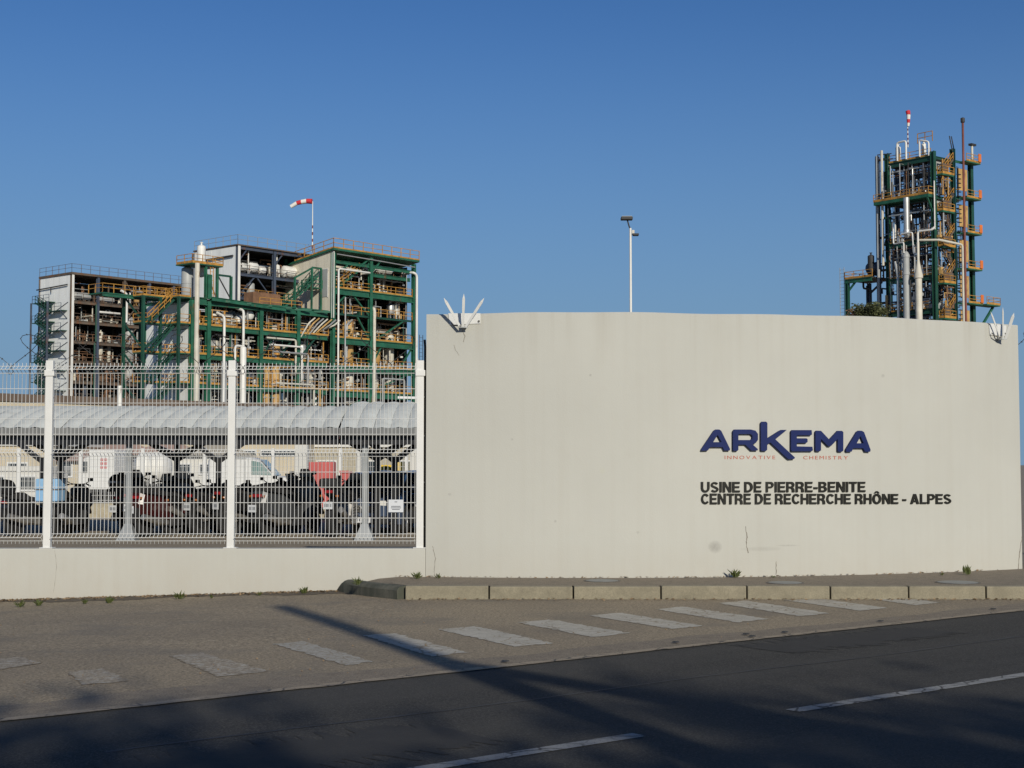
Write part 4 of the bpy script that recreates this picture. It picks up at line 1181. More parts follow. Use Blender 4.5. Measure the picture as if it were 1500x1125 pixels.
Mb.pipe([(1.0, MY-0.4, 22.4), (1.0, MY-0.4, 24.2), (1.9, MY-0.4, 26.0)], 0.3, 'whitepipe')
for a, b in ((22.3, 24.1), (24.1, 27.3), (27.3, 30.9)):
    Mb.clutter(MX[0]+0.4, MX[-1], MY+0.5, MY+4, a, b-0.4, 26, ['greycol', 'dark', 'rust', 'cream', 'navy'])
Mb.finish()

# ---- old brown-framed building on the left, white left wall with a zigzag stair
A = Plant('process_building', 'old open brown framed building with white side wall and outside stair, far left', (-67.8, 225.0, Z0), 49, 47)
AX = [0.0, 4.6, 9.4, 14.1, 18.8, 23.5, 28.0]; AD = 8.9
AL = [2.0, 5.1, 8.2, 11.3, 14.4, 17.5, 20.6, 23.7, 26.8]; AR = 31.1
for i, x in enumerate(AX):
    for y in (0.0, AD): A.column(x, y, 0, AR-0.4, 0.42, 'navy' if i in (1, 3, 4) else 'brown')
for z in AL:
    for a, b in zip(AX[:-1], AX[1:]): A.beam((a+0.22, 0, z-0.25), (b-0.22, 0, z-0.25), 0.5, 'brown')
    A.deck(0.2, 0.2, AX[-1], AD-0.2, z, 'dark')
    A.rail([(0.3, -0.05, z), (AX[-1], -0.05, z)], 'brown' if z > 23 or z < 14 else 'rust', r=0.065)
A.part('roof', MB().box(-0.3, -0.35, AR-0.35, AX[-1]+0.4, AD+0.1, AR), 'brown')
A.rail([(-0.2, AD, AR), (-0.2, -0.2, AR), (AX[-1], -0.2, AR)], 'brown', h=1.3, r=0.05)
A.cladding(-0.12, 0.2, AD-0.02, 0, AR-0.38, 'clad_white', 1.45)
A.part('corner_flashing', MB().box(-0.16, -0.26, 0, 0.24, -0.22, AR-0.4), 'whitepipe')
A.cladding(AD-0.05, 0, AX[-1], 0, AR-0.4, 'dark', 4.6, axis='x')  # rear panels painted as the shade between the decks
A.cladding(AX[-1]+0.2, 0.5, AD, 0, AR-0.4, 'dark', 2.8)  # added end panels, dark so the open bays look shaded
A.pipe([(-0.45, 0.6, 29.2), (-0.45, AD+0.4, 29.0)], 0.10, 'dark'); A.pipe([(-0.45, 5.2, 29.1), (-0.45, 5.2, 28.3)], 0.08, 'dark')
for i, z in enumerate(AL[1:]):
    A.part('landing', MB().box(-1.3, 4.3, z-0.12, -0.2, AD+0.2, z), 'dgreen'); A.rail([(-1.3, 4.3, z), (-1.3, AD+0.2, z)], 'navy', r=0.06)
    if i < len(AL)-2:
        A.part('landing', MB().box(-1.3, 0.9, z+1.45, -0.2, 4.6, z+1.55), 'dgreen'); A.rail([(-1.3, 0.9, z+1.55), (-1.3, 4.6, z+1.55)], 'navy', r=0.06)
        A.flight((-1.1, 8.0, z), (-1.1, 4.4, z+1.5), 0.7, 'dgreen', 'dgreen', n=7); A.flight((-1.1, 4.4, z+1.55), (-1.1, 8.0, z+3.1), 0.7, 'dgreen', 'dgreen', n=7)
        A.brace((-1.5, 0.95, z+1.5), (-0.15, 0.95, z+0.2), 0.12, 'navy'); A.brace((-0.2, 0.7, z+2.8), (-0.2, 4.2, z+1.6), 0.10, 'navy')
for y in (4.35, AD+0.15): A.column(-1.5, y, 0, 26.8, 0.22, 'navy')
for x in (10.6, 15.2): pass
A.tank(11.3, 1.4, 17.6, 25.2, 0.85, 'greycol', False); A.tank(11.3, 1.4, 14.4, 17.3, 0.8, 'greycol', False); A.tank(7.4, 1.5, 8.2, 17.2, 0.32, 'rust', False); A.tank(6.0, 1.2, 17.6, 22.4, 0.38, 'cream', False); A.tank(7.8, 1.6, 17.6, 21.5, 0.3, 'cream', False)
A.pipe([(9.7, -0.3, 24), (9.7, -0.3, 28.6), (8.6, -0.3, 29.0)], 0.2, 'whitepipe'); A.pipe([(10.9, 0.6, 26.9), (10.9, 0.6, 29.2), (13.4, 0.6, 29.2)], 0.16, 'silver')
A.drum(0.9, 2.4, 1.2, 27.7, 0.55, 'greycol'); A.drum(2.5, 4.2, 1.4, 27.6, 0.45, 'greycol'); A.drum(5.4, 8.6, 1.6, 27.5, 0.42, 'greycol'); A.drum(5.2, 9.2, 0.7, 25.4, 0.18, 'whitepipe'); A.tank(12.6, 1.2, 26.8, 28.9, 0.5, 'tan')
A.tank(6.6, 1.1, 2.0, 7.6, 0.7, 'rust', False)
for x, z0_, z1_ in ((4.2, 20.6, 26.4), (4.0, 2.0, 20.4)): A.pipe([(x, -0.25, z0_), (x, -0.25, z1_)], 0.15, 'dgreen')
for x in (1.2, 2.9): A.pipe([(x, 0.5, 8.2), (x, 0.5, 14.2)], 0.16, 'navy')
for (p, r_) in (((9.6,0.1,24),(11.6,0.1,26.4)), ((13.8,0.1,24),(11.8,0.1,26.4)), ((9.6,0.1,20.9),(12,0.1,23.4)), ((13.6,0.1,20.9),(12.4,0.1,23.4)), ((5,0.1,17.3),(9,0.1,14.6)), ((9.6,0.1,14.6),(13.8,0.1,17.2)), ((14.3,0.1,27.2),(17.5,0.1,30.3)), ((9.8,0.1,30.4),(11.5,0.1,28.0))): A.brace(p, r_, 0.14, 'brown')
zz = [0.0]+AL+[AR-0.4]
for a, b in zip(zz[:-1], zz[1:]):
    for x0, x1 in zip(AX[:-1], AX[1:]):
        A.clutter(x0+0.3, x1-0.3, 0.5, 4.0, a, b-0.5, 18 if a < 26 else 12, ['rust', 'brown', 'dark', 'greycol', 'cream', 'rust', 'brown'])
A.finish()

# ---- distillation tower on the right
T = Plant('distillation_tower', 'slender green steel process tower with yellow stairs and grey columns behind the wall', (62.3, 215.0, Z0), 39, 59, 'process tower')
q = T.r
TH = 47.2
TX = [0.0, 4.9, 9.5]; TY = [0.0, 8.2, 10.0]
for x in TX:
    for y in TY[:2]: T.column(x, y, 0, TH+(1.6 if (x, y) in ((0.0, 8.2), (4.9, 0.0)) else 0.6), 0.62 if y == 0 or x == 0 else 0.45, 'dgreen' if y == 0 or x == 0 else 'navy')
for x in (0.0, 4.9): T.column(x, TY[2], 0, 48.6, 0.5, 'navy')
TD = [24.5, 29.5, 34.9, 41.3, TH]
for z in [6, 12, 18]+TD:
    T.beam((0, 0.32, z-0.4), (0, 7.9, z-0.4), 0.75, 'dgreen'); T.beam((0.3, 0, z-0.3), (4.6, 0, z-0.3), 0.45, 'dgreen'); T.beam((0.3, 8.2, z-0.3), (9.2, 8.2, z-0.3), 0.5, 'navy'); T.beam((4.9, 0.3, z-0.3), (4.9, 7.9, z-0.3), 0.4, 'navy')
    T.deck(0.3, 0.2, 4.6, 8.0, z, 'dark')
    T.rail([(0, 0.4, z), (0, 7.8, z)], 'yellow', toe=0.3, r=0.085)
# front balconies
for z, d in ((41.3, 1.6), ):
    T.part('landing', MB().box(-d, -0.2, z-0.5, -0.35, 9.6, z-0.02), 'green'); T.rail([(-d, -0.2, z), (-d, 9.6, z)], 'yellow', toe=0.35, r=0.085); T.rail([(-d, -0.2, z), (-0.3, -0.2, z)], 'yellow', toe=0.3)
    T.brace((-d+0.1, 0.1, z-0.5), (-0.1, 0.1, z-2.6), 0.25, 'green')
# right hand stair bays
for k, z in enumerate([6.5, 12.2, 17.6, 23.0, 28.2, 33.6, 38.9, 44.4]):
    T.part('landing', MB().box(0.4, -1.3, z-0.25, 3.3, -0.35, z), 'green'); T.rail([(0.4, -0.4, z), (0.4, -1.3, z), (3.3, -1.3, z)], 'yellow', toe=0.35, r=0.09)
    T.beam((5.2, 0, z+2.6), (9.2, 0, z+2.6), 0.35, 'green')
    T.part('landing', MB().box(6.2, -1.5, z+2.4, 9.9, -0.35, z+2.6), 'green'); T.rail([(6.3, -1.5, z+2.6), (9.9, -1.5, z+2.6)], 'yellow', toe=0.3, r=0.08)
    if k < 7:
        T.flight((0.7, -0.9, z), (3.3, -0.9, z+2.6), 0.6, 'brown', 'yellow'); T.flight((3.3, -0.5, z+2.6), (0.9, -0.5, z+5.1), 0.5, 'brown', 'brown')
    else: T.flight((0.7, -0.9, z), (3.3, -0.9, z+2.4), 0.6, 'brown', 'yellow')
    T.part('side_screen', MB().box(0.5, -1.27, z+0.3, 1.8+1.2*q.random(), -1.23, z+1.5), 'brown')
    if k > 1: T.part('orange_screen', MB().box(9.1, -1.72, z+2.75, 9.8, -1.64, z+3.95), 'orange')
    T.part('side_screen', MB().box(6.6, 0.1, z-1.6, 8.8, 0.2, z+1.7), 'tan')
    T.part('side_screen', MB().box(1.0, 0.3, z+0.8, 3.8, 0.4, z+2.4), 'greycol')
for k in range(60):
    z = 6+k*0.66
    T.pipes('dark').box(5.5, -0.5, z, 6.3, -0.2, z+0.12)
T.part('landing', MB().box(9.8, -2.2, 25.4, 13.4, -0.2, 25.6), 'green'); T.rail([(9.9,-2.2,25.6),(13.4,-2.2,25.6),(13.4,-0.2,25.6)], 'yellow', toe=0.3); T.brace((13.0,-1.2,25.4),(9.8,-1.2,22.2),0.3,'green')
# columns and risers in front
T.pipe([(-2.4, 3.1, 35.9), (-2.4, 3.1, 38), (-2.4, 3.1, 41.0)], 0.44, 'silver', 'column_vessel', 14)
T.part('column_vessel', MB().lathe([(0.2,35.0),(0.49,35.4),(0.49,36.2),(0.44,36.3)], (-2.4, 3.1, 0), 'z', 14), 'silver', True)
T.part('column_vessel', MB().lathe([(0.50,0),(0.50,29.4),(0.57,29.4),(0.57,29.8),(0.50,29.8),(0.50,32.0),(0.56,32.0),(0.56,32.3),(0.3,32.8),(0.15,32.9)], (-3.1, 2.8, 0), 'z', 16), 'greycol', True)
T.part('column_vessel', MB().lathe([(0.50,0),(0.50,20.9),(0.55,21),(0.55,21.3),(0.50,21.4),(0.50,28.6),(0.66,28.7),(0.66,29.1),(0.52,29.6),(0.28,30.8),(0.20,31.4),(0.20,34.0)], (-3.2, 0.6, 0), 'z', 16), 'cream', True)
T.pipe([(-3.2, 0.6, 33.8), (-3.2, 0.6, 35.6), (-2.8, -1.6, 35.6), (-2.6, -1.9, 36)], 0.15, 'whitepipe'); T.pipe([(-3.6, 2.8, 32.6), (-3.6, 2.8, 34.2), (-3.2, 4.9, 34.2), (-3.2, 4.9, 36.5)], 0.11, 'whitepipe')
T.pipe([(-3.0, 3.6, 35.6), (-3.0, 1.7, 35.6), (-3.0, 1.5, 32.4), (-3.0, 0.8, 32.4)], 0.11, 'whitepipe')
T.pipe([(-0.7, -0.6, 36.0), (-0.7, -0.6, 43.2)], 0.10, 'whitepipe'); T.pipe([(-2.8, -1.6, 35.8), (-0.7, -0.6, 36.2)], 0.10, 'whitepipe')
T.pipe([(2.9, -2.8, 2), (2.9, -2.8, 33.8), (-1.5, -1.9, 34.2), (-2.5, 1.0, 34.4)], 0.17, 'cream')
T.pipe([(-2.9, 4.4, 0), (-2.9, 4.4, 29.2), (-3.0, 4.8, 31.6)], 0.2, 'silver'); T.pipe([(-3.0, 1.7, 0), (-3.0, 1.7, 22)], 0.12, 'dark')
T.pipe([(-0.8, 8.6, 31.6), (-0.8, 8.6, 49.2)], 0.20, 'cream'); T.pipe([(-0.5, 9.7, 24), (-0.5, 9.7, 48.6)], 0.22, 'greycol'); T.pipe([(-1.0, 7.9, 2), (-1.0, 7.9, 27)], 0.22, 'tan')
T.pipe([(4.1, -2.4, 14), (4.1, -2.4, 52.3)], 0.17, 'vent'); T.part('vent_cap', MB().lathe([(0.2,52.2),(0.32,52.3),(0.32,52.9),(0.1,53.0)], (4.1,-2.4,0), 'z', 10), 'dark')
T.pipe([(4.2, -2.45, 0), (4.2, -2.45, 14)], 0.2, 'cream')
for dx in (0, 0.5): T.pipe([(4.6+dx, -0.2, 48.4), (3.9+dx, -0.2, 50.6)], 0.08, 'dark')
T.pipe([(9.7, -0.2, 47), (9.7, -0.2, 49.9)], 0.18, 'cream'); T.part('floodlight', MB().box(9.2, -0.5, 49.9, 10.4, 0.1, 50.2), 'dark')
# roof gear
T.pipe([(-0.2, 6.2, TH+0.1), (-0.2, 6.2, TH+2.9), (-0.2, 4.6, TH+2.9), (-0.2, 4.6, TH+0.1)], 0.15, 'whitepipe'); T.pipe([(-0.2, 2.2, TH+0.1), (-0.2, 2.2, TH+2.6), (-0.2, 0.6, TH+2.1), (-0.2, 0.6, TH)], 0.13, 'whitepipe')
T.tank(0.6, 6.6, TH, TH+2.5, 0.4, 'whitepipe'); T.tank(0.6, 2.0, TH, TH+2.2, 0.35, 'whitepipe')
T.rail([(0.2, 0.2, TH+2.2), (0.2, 2.8, TH+2.2)], 'yellow', h=1.5, r=0.1)
T.pipe([(-0.25, 7.2, TH+1.4), (-0.25, 9.8, TH+1.6)], 0.08, 'navy'); T.pipe([(-0.2, 7.0, TH+0.6), (-0.2, 9.8, TH+0.8)], 0.08, 'navy')
for z in (TH+0.8, 42.5, 36, 31, 26): T.beam((0, 8.5, z), (0, 10.4, z), 0.35, 'dark')
zz = [0, 6, 12, 18]+TD
for a, b in zip(zz[:-1], zz[1:]):
    T.clutter(0.2, 4.6, 0.4, 8.0, a, b-0.6, 80, ['navy', 'dark', 'navy', 'silver', 'rust', 'dark', 'whitepipe'])
    T.clutter(-0.3, 0.4, 0.6, 7.8, a, b-0.6, 24, ['navy', 'dark', 'silver', 'greycol'])
    T.clutter(0.2, 4.5, 8.3, 10.6, a, b-0.6, 14, ['navy', 'dark', 'dark', 'rust'])
    T.clutter(5.2, 9.3, 0.3, 6.0, a, b-0.6, 40, ['navy', 'rust', 'tan', 'dark', 'brown', 'dgreen'])
    T.clutter(0.4, 3.2, -1.1, -0.4, a, b-0.6, 16, ['rust', 'tan', 'brown', 'dark', 'silver', 'yellow'])
    T.clutter(-1.2, 0.0, 0.4, 8.2, a, b-0.6, 12, ['navy', 'silver', 'dark', 'rust'])
    for k in range(5):
        y = 1.0+1.5*k; T.pipe([(1.5+0.3*k, y, a), (1.5+0.3*k, y, b)], 0.12, ('navy', 'dark', 'navy', 'dgreen', 'dark')[k])
    T.drum(0.8, 7.0, 1.6, b-2.4, 0.36, 'dark', axis='y')
    T.tank(2.4, 3.0+q.uniform(-1, 3), a, a+2.6, 0.45, q.choice(('silver', 'navy', 'greycol')))
# low annex platform to the left
T.deck(-1.5, 10.2, 4.0, 15.3, 30.1, 'dark', 0.25); T.beam((-1.5, 10.2, 29.7), (-1.5, 15.3, 29.7), 0.6, 'green'); T.rail([(-1.5, 10.1, 30.1), (-1.5, 15.3, 30.1), (4.0, 15.3, 30.1)], 'yellow', toe=0.3, r=0.08)
T.column(-1.4, 14.9, 0, 29.5, 0.55, 'dgreen'); T.column(1.8, 13.2, 0, 29.5, 0.5, 'navy'); T.column(3.8, 15.0, 0, 29.5, 0.4, 'navy')
T.brace((-1.4, 14.7, 28.2), (-1.4, 13.4, 29.5), 0.25, 'green'); T.brace((1.8, 13.0, 28.0), (1.8, 10.8, 29.5), 0.25, 'navy')
T.ladder(-1.4, 15.9, 0, 32, 'greycol', axis='y', w=0.8)
T.tank(-0.2, 11.3, 30.2, 33.6, 0.5, 'dark'); T.drum(10.2, 12.6, 0.6, 31.6, 0.9, 'navy', axis='y')
T.pipe([(0.6, 12.0, 25), (0.6, 12.0, 28.6), (0.6, 13.4, 28.6), (0.6, 13.4, 29.8)], 0.16, 'dark')
T.finish()

# ---- windsocks
def windsock(label, loc, h, sock, bands, r0, r1):
    t = thing('windsock', label, 'windsock', loc, 0, 'red and white windsocks')
    mb = MB().tube([(0,0,0), (0,0,h)], 0.10, 8, r2=0.05); mb.build('pole', M['whitepipe'], t)
    m = MB()
    for k in range(4): m.lathe([(0.108-0.009*k, h*0.08+k*h*0.13), (0.106-0.009*k, h*0.08+k*h*0.13+h*0.06)], (0,0,0), 'z', 8)
    m.build('red_bands', M['vent'], t)['kind'] = 'stuff'
    pts = [Vector(p)+Vector((0,0,h)) for p in sock]; n = len(pts)-1
    for i in range(n):
        a = r0+(r1-r0)*i/n; b = r0+(r1-r0)*(i+1)/n
        MB().tube([pts[i], pts[i].lerp(pts[i+1], 0.5), pts[i+1]], a, 10, close=(i in (0, n-1)), r2=b).build('sock_band', M['sockred'] if (i % 2 == 0) else M['sockwhite'], t, True)
p = at(457.5, 368, 203)
windsock('red and white windsock blowing left above the beige wall roof', (p.x, 203, p.z-0.2), 7.2, [(-0.1,0,0), (-0.85,0.1,0.05), (-1.6,0.2,-0.05), (-2.25,0.25,-0.2), (-3.1,0.3,-0.7)], 5, 0.37, 0.27)
p = at(1330, 212, 219.5)
windsock('limp red and white windsock hanging on top of the tower', (p.x, 219.5, p.z-0.4), 5.4, [(0.05,0,0.15), (0.12,-0.1,-0.45), (0.10,-0.1,-1.15), (0.08,-0.1,-1.7), (0.05,-0.1,-2.2)], 4, 0.36, 0.18)

# ------------------------------------------------------------------ yard: canopies, sheds, low buildings
sh = thing('long_shed', 'long low beige shed with brown roof edge in front of the old plant', 'shed', (-52.3, 150.0, Z0), R(49))
MB().box(-14, 0, 0, 66, 7, 7.2).build('wall_body', M['beige_wall'], sh)
MB().box(-14.3, -0.45, 7.95, 66.3, 7.4, 8.75).build('roof_edge', M['brownroof'], sh)
MB().box(-14.2, -0.25, 7.2, 66.2, 7.2, 7.95).build('fascia', M['beige_wall'], sh)
MB().box(-14.1, -0.14, 6.6, 66.1, -0.02, 6.85).build('gutter', M['white_wall'], sh)
for k in range(26): MB().box(-13.2+3*k, -0.09, 5.4, -10.8+3*k, -0.02, 6.5).build('window', M['glass'], sh)
p = at(175, 600, 140)
o = MB().tube([(p.x, 140, Z0), (p.x, 140, at(175,565,140).z)], 0.24, 8).build('vent_post', M['whitepipe']); tag(o, 'single white post standing before the long beige shed', 'post')

def canopy(label, x0, x1, y0, y1, ze, zr, pitch, posts_f, posts_r, seed, ridge_white=False):
    t = thing('parking_canopy', label, 'canopy', (x0, y0, Z0), 0, 'shelter roofs over the motorbikes')
    rr = random.Random(seed); D = y1-y0; W = x1-x0
    n = int(W/pitch); w = W/n
    def prof(v): # v 0..1 across depth
        return ze+(zr-ze)*math.sin(math.pi*min(1, max(0, v)))**0.8
    for i in range(n):
        vs = []; fs = []; nu, nv = 4, 8
        dz = rr.uniform(-0.004, 0.004); dy = rr.uniform(-0.02, 0.02)
        for a in range(nu+1):
            for b in range(nv+1):
                u = a/nu
                vs.append((w*(i+u*0.985), D*b/nv+dy*(b == 0), prof(b/nv)+0.045*math.sin(math.pi*u)+dz))
        for a in range(nu):
            for b in range(nv):
                k = a*(nv+1)+b; fs.append((k, k+nv+1, k+nv+2, k+1))
        m = len(vs); vs += [(v[0], v[1], v[2]-0.004) for v in vs]; fs += [tuple(j+m for j in reversed(f)) for f in fs]
        mb = MB().add(vs, fs); mb.build('roof_sheet', M['sheet'], t, True, fix=False)
    MB().cbox(-0.01, -0.14, ze-0.13, W+0.01, 0.02, ze+0.025, 0.02).build('gutter', M['gutter'], t)
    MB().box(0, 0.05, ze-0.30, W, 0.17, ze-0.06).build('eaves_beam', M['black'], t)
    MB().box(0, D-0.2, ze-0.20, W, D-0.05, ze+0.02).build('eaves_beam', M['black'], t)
    MB().box(-0.05, 0.2, ze-0.10, W+0.05, D-0.25, ze-0.05).build('shade_soffit', M['black'], t)  # black sheet standing in for the shade under the roof
    for px, yy in posts_f:
        x = (px-750)/F_PX*yy - x0
        mb = MB().cbox(x-0.055, yy-y0-0.055, 0.0, x+0.055, yy-y0+0.055, ze-0.06, 0.01)
        pp = mb.build('post', M['galv'], t)
        b = 0.19
        MB().add([(x-b,yy-y0-b,0),(x+b,yy-y0-b,0),(x+b,yy-y0+b,0),(x-b,yy-y0+b,0),(x-.06,yy-y0-.06,.32),(x+.06,yy-y0-.06,.32),(x+.06,yy-y0+.06,.32),(x-.06,yy-y0+.06,.32)],
            [(0,3,2,1),(4,5,6,7),(0,1,5,4),(1,2,6,5),(2,3,7,6),(3,0,4,7)]).build('flared_foot', M['galv'], pp)
    for px, yy in posts_r:
        x = (px-750)/F_PX*yy - x0; y = yy-y0
        MB().cbox(x-0.06, y-0.06, 0.0, x+0.06, y+0.06, ze-0.2, 0.01).build('post', M['black'], t)
        mb = MB()
        for sg in (-1, 1):
            mb.add([(x+sg*0.05, y-0.04, ze-0.62), (x+sg*0.05, y-0.04, ze-0.40), (x+sg*0.50, y-0.04, ze-0.20), (x+sg*0.72, y-0.04, ze-0.20), (x+sg*0.05, y+0.04, ze-0.62), (x+sg*0.05, y+0.04, ze-0.40), (x+sg*0.50, y+0.04, ze-0.20), (x+sg*0.72, y+0.04, ze-0.20)],
                [(0,1,2,3),(7,6,5,4),(0,4,5,1),(1,5,6,2),(2,6,7,3),(3,7,4,0)])
        mb.build('haunch', M['black'], t)
    if ridge_white:
        MB().bar((0.9, D*0.5, zr+0.13), (W+0.2, D*0.5, zr+0.06), 0.12, 0.05).build('ridge_cap', M['white_paint'], t)
    return t
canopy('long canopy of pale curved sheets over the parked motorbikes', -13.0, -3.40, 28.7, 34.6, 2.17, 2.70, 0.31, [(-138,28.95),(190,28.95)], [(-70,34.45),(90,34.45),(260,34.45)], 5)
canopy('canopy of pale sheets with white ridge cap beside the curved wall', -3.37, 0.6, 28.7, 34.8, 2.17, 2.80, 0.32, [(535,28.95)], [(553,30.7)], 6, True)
def spur(px, Y):
    p = at(px, 700, Y)
    t = thing('y_head_post', 'dark post with Y shaped head behind the canopy, %s' % {320:'middle one left of the white van', 578:'right one near the yellow hazard sign', 62:'left one near the first fence post'}[px], 'post', (p.x, Y, Z0), 0, 'dark posts behind the canopy')  # shelter support post with Y braces, no lamp on it
    MB().cbox(-0.06,-0.06,0,0.06,0.06,1.66,0.01).build('post', M['black'], t)
    mb = MB()
    for sg in (-1, 1): mb.bar((0, 0, 1.55), (sg*0.62, 0, 2.02), 0.07, 0.12)
    mb.bar((-0.75,0,2.02),(0.75,0,2.02),0.08,0.10)
    mb.build('head', M['black'], t)
for px in (320, 578, 62): spur(px, 30.6 if px == 578 else 37.0)

# inner fence on its low wall
iw = thing('yard_wall', 'low beige concrete wall across the yard under the inner fence', 'wall', (-18, 41, Z0))
MB().cbox(0, 0, 0, 12.6, 0.22, 0.40, 0.01).build('wall_body', M['yardwall'], iw)
inf = thing('mesh_fence', 'thin inner mesh fence behind the motorbikes across the yard', 'fence', (-18, 41.1, Z0), 0, 'white mesh fences along the site edge')
posts = [(px-750)/F_PX*41.1+18 for px in (-153, -62, 29, 119.5, 210, 301, 400, 499, 596)]
for x in posts: MB().cbox(x-0.045, -0.045, 0.35, x+0.045, 0.045, 1.93, 0.006).build('post', M['white_paint'], inf)
for a, b in zip(posts[:-1], posts[1:]):
    mb = MB()
    for z in (0.48, 0.62, 0.82, 1.02, 1.12, 1.22, 1.42, 1.62, 1.72, 1.82): mb.tube([(a, -0.02, z), (b, -0.02, z)], 0.005, 4)
    x = a+0.06
    while x < b-0.03:
        mb.tube([(x, -0.03, 0.42), (x, -0.03, 1.89)], 0.005, 4); x += 0.06
    stuff(mb.build('mesh_panel', M['wire_white'], inf))
for px0, px1, Y, h, lab in ((432,450,42.5,2.05,'wide white gate pillar left of the red cabinet'), (522,528.5,42.5,2.0,'slim white gate pillar with slanted top, right of the red cabinet'), (600,622,42.5,2.05,'white gate pillar partly hidden by the last fence post')):
    a = at(px0, 700, Y).x; b = at(px1, 700, Y).x
    t = thing('gate_pillar', lab, 'pillar', (a, Y, Z0), 0, 'white gate pillars in the yard')
    mb = MB().add([(0,0,0),(b-a,0,0),(b-a,0.35,0),(0,0.35,0),(0,0,h),(b-a,0,h-(0.14 if b-a < 0.2 else 0)),(b-a,0.35,h-(0.14 if b-a < 0.2 else 0)),(0,0.35,h)], [(0,3,2,1),(4,5,6,7),(0,1,5,4),(1,2,6,5),(2,3,7,6),(3,0,4,7)])
    mb.build('pillar_body', M['white_wall'], t)
    MB().box(-0.02, -0.02, 0.0, b-a+0.02, 0.37, 0.12).build('pillar_base', M['yardwall'], t)
p = at(567, 690, 36.5)
t = thing('hazard_sign', 'square yellow hazard sign with black diagonal stripes', 'sign', p)
MB().cbox(-0.15, 0, -0.15, 0.15, 0.012, 0.15, 0.003).build('plate', M['signyellow'], t)
for k in (-0.075, 0.075): MB().add([(k-0.075,-0.003,-0.1),(k-0.025,-0.003,-0.1),(k+0.075,-0.003,0.1),(k+0.025,-0.003,0.1)], [(0,1,2,3)]).build('stripe', M['black'], t)
MB().tube([(0.0,0.04,0.12),(0.0,0.04,Z0-p.z)], 0.025, 6).build('sign_post', M['galv'], t)
p = at(590, 690, 43.5)
t = thing('yellow_barrier', 'pale yellow barrier board behind the blue car', 'barrier', (p.x, 43.5, Z0))
MB().cbox(-0.3, 0, 1.15, 0.42, 0.04, 1.55, 0.01).build('board', M['signyellow'], t); MB().box(-0.25,0.05,0,-0.2,0.1,1.3).build('leg', M['galv'], t); MB().box(0.3,0.05,0,0.35,0.1,1.3).build('leg', M['galv'], t)
# red cabinet and skip
a, b = at(452, 700, 39.5), at(489, 700, 39.5)
t = thing('equipment_cabinet', 'tall faded red metal cabinet in the yard behind the motorbikes', 'cabinet', (a.x, 39.5, Z0))
w = b.x-a.x
MB().cbox(0, 0, 0.33, w, 0.5, 1.55, 0.02).build('body', M['red'], t); MB().box(0.03,0.03,0,w-0.03,0.47,0.33).build('plinth', M['yardwall'], t)
MB().cbox(0.02, -0.015, 0.38, w/2-0.005, -0.001, 1.50, 0.004).build('door', M['red'], t); MB().cbox(w/2+0.005, -0.015, 0.38, w-0.02, -0.001, 1.50, 0.004).build('door', M['red'], t)
MB().box(w/2-0.05, -0.03, 0.9, w/2-0.03, -0.0155, 1.05).build('handle', M['black'], t)
a, b = at(498, 700, 39.0), at(526, 700, 39.0)
t = thing('skip', 'small faded red skip with slanting front beside the red cabinet', 'skip', (a.x, 39.0, Z0))
w = b.x-a.x
MB().prism([(0,0.3),(w*0.9,0.3),(w,0.72),(w*0.45,1.30),(0,1.30)], 0, 0.9, 0.02, 0.02).build('hopper', M['red'], t)
MB().box(0.0,0.05,0,0.08,0.85,0.3).build('foot', M['black'], t); MB().box(w*0.7,0.05,0,w*0.7+0.08,0.85,0.3).build('foot', M['black'], t)
MB().box(-0.02,-0.03,1.26,w*0.46,-0.002,1.32).build('rim', M['red'], t)

def low_building(label, px0, px1, Y, ytop, depth, mat, roofmat, rows, roof='flat', win='glass'):
    a, b, tp = at(px0, 700, Y), at(px1, 700, Y), at((px0+px1)/2, ytop, Y)
    W = b.x-a.x; H = tp.z-Z0
    t = thing('low_building', label, 'building', (a.x, Y, Z0), 0, 'low pale buildings seen under the canopy')
    he = H if roof == 'flat' else H*0.78
    MB().box(0, 0, 0, W, depth, he).build('wall_body', M[mat], t)
    if roof == 'flat': MB().box(-0.12, -0.12, he+0.003, W+0.12, depth+0.1, he+0.22).build('parapet', M[roofmat], t)
    else:
        MB().add([(-0.3,-0.4,he-0.05),(W+0.3,-0.4,he-0.05),(W+0.3,depth+0.4,he-0.05),(-0.3,depth+0.4,he-0.05),(0.5,depth/2,H),(W-0.5,depth/2,H)], [(0,3,2,1),(0,1,5,4),(1,2,5),(2,3,4,5),(3,0,4)]).build('roof', M[roofmat], t)
    for (z0, z1, ww, gap) in rows:
        x = gap*0.6
        while x+ww < W-gap*0.3:
            f = MB().box(x-0.06, -0.07, z0-0.06, x+ww+0.06, -0.004, z1+0.06).build('window', M['white_paint'], t)
            k = 2 if ww > 0.8 else 1
            for i in range(k):
                MB().box(x+i*ww/k+0.02, -0.085, z0+0.02, x+(i+1)*ww/k-0.02, -0.072, z1-0.02).build('pane', M[win], f)
            x += ww+gap
    return t
low_building('cream low building with a row of dark windows, far left', -40, 78, 78, 653, 9, 'beige_wall', 'white_wall', [(0.75,1.55,1.0,0.55)])
low_building('white cabin with windows in front of the cream building at far left', -30, 60, 66, 690, 4, 'white_wall', 'white_wall', [(0.35,0.95,0.7,0.7)])
low_building('orange tinted narrow house beside the first canopy post', 82, 116, 74, 660, 7, 'beige_wall', 'pinktile', [(0.9,1.6,0.5,0.5)], 'hip')
low_building('pale house with faded pink tiled roof left of the grey canopy post', 104, 186, 84, 650, 9, 'white_wall', 'pinktile', [(0.9,1.7,0.6,0.8)], 'hip')
low_building('pale house with pink roof right of the grey canopy post', 186, 256, 88, 650, 9, 'white_wall', 'pinktile', [(0.9,1.6,0.6,0.5)], 'hip')
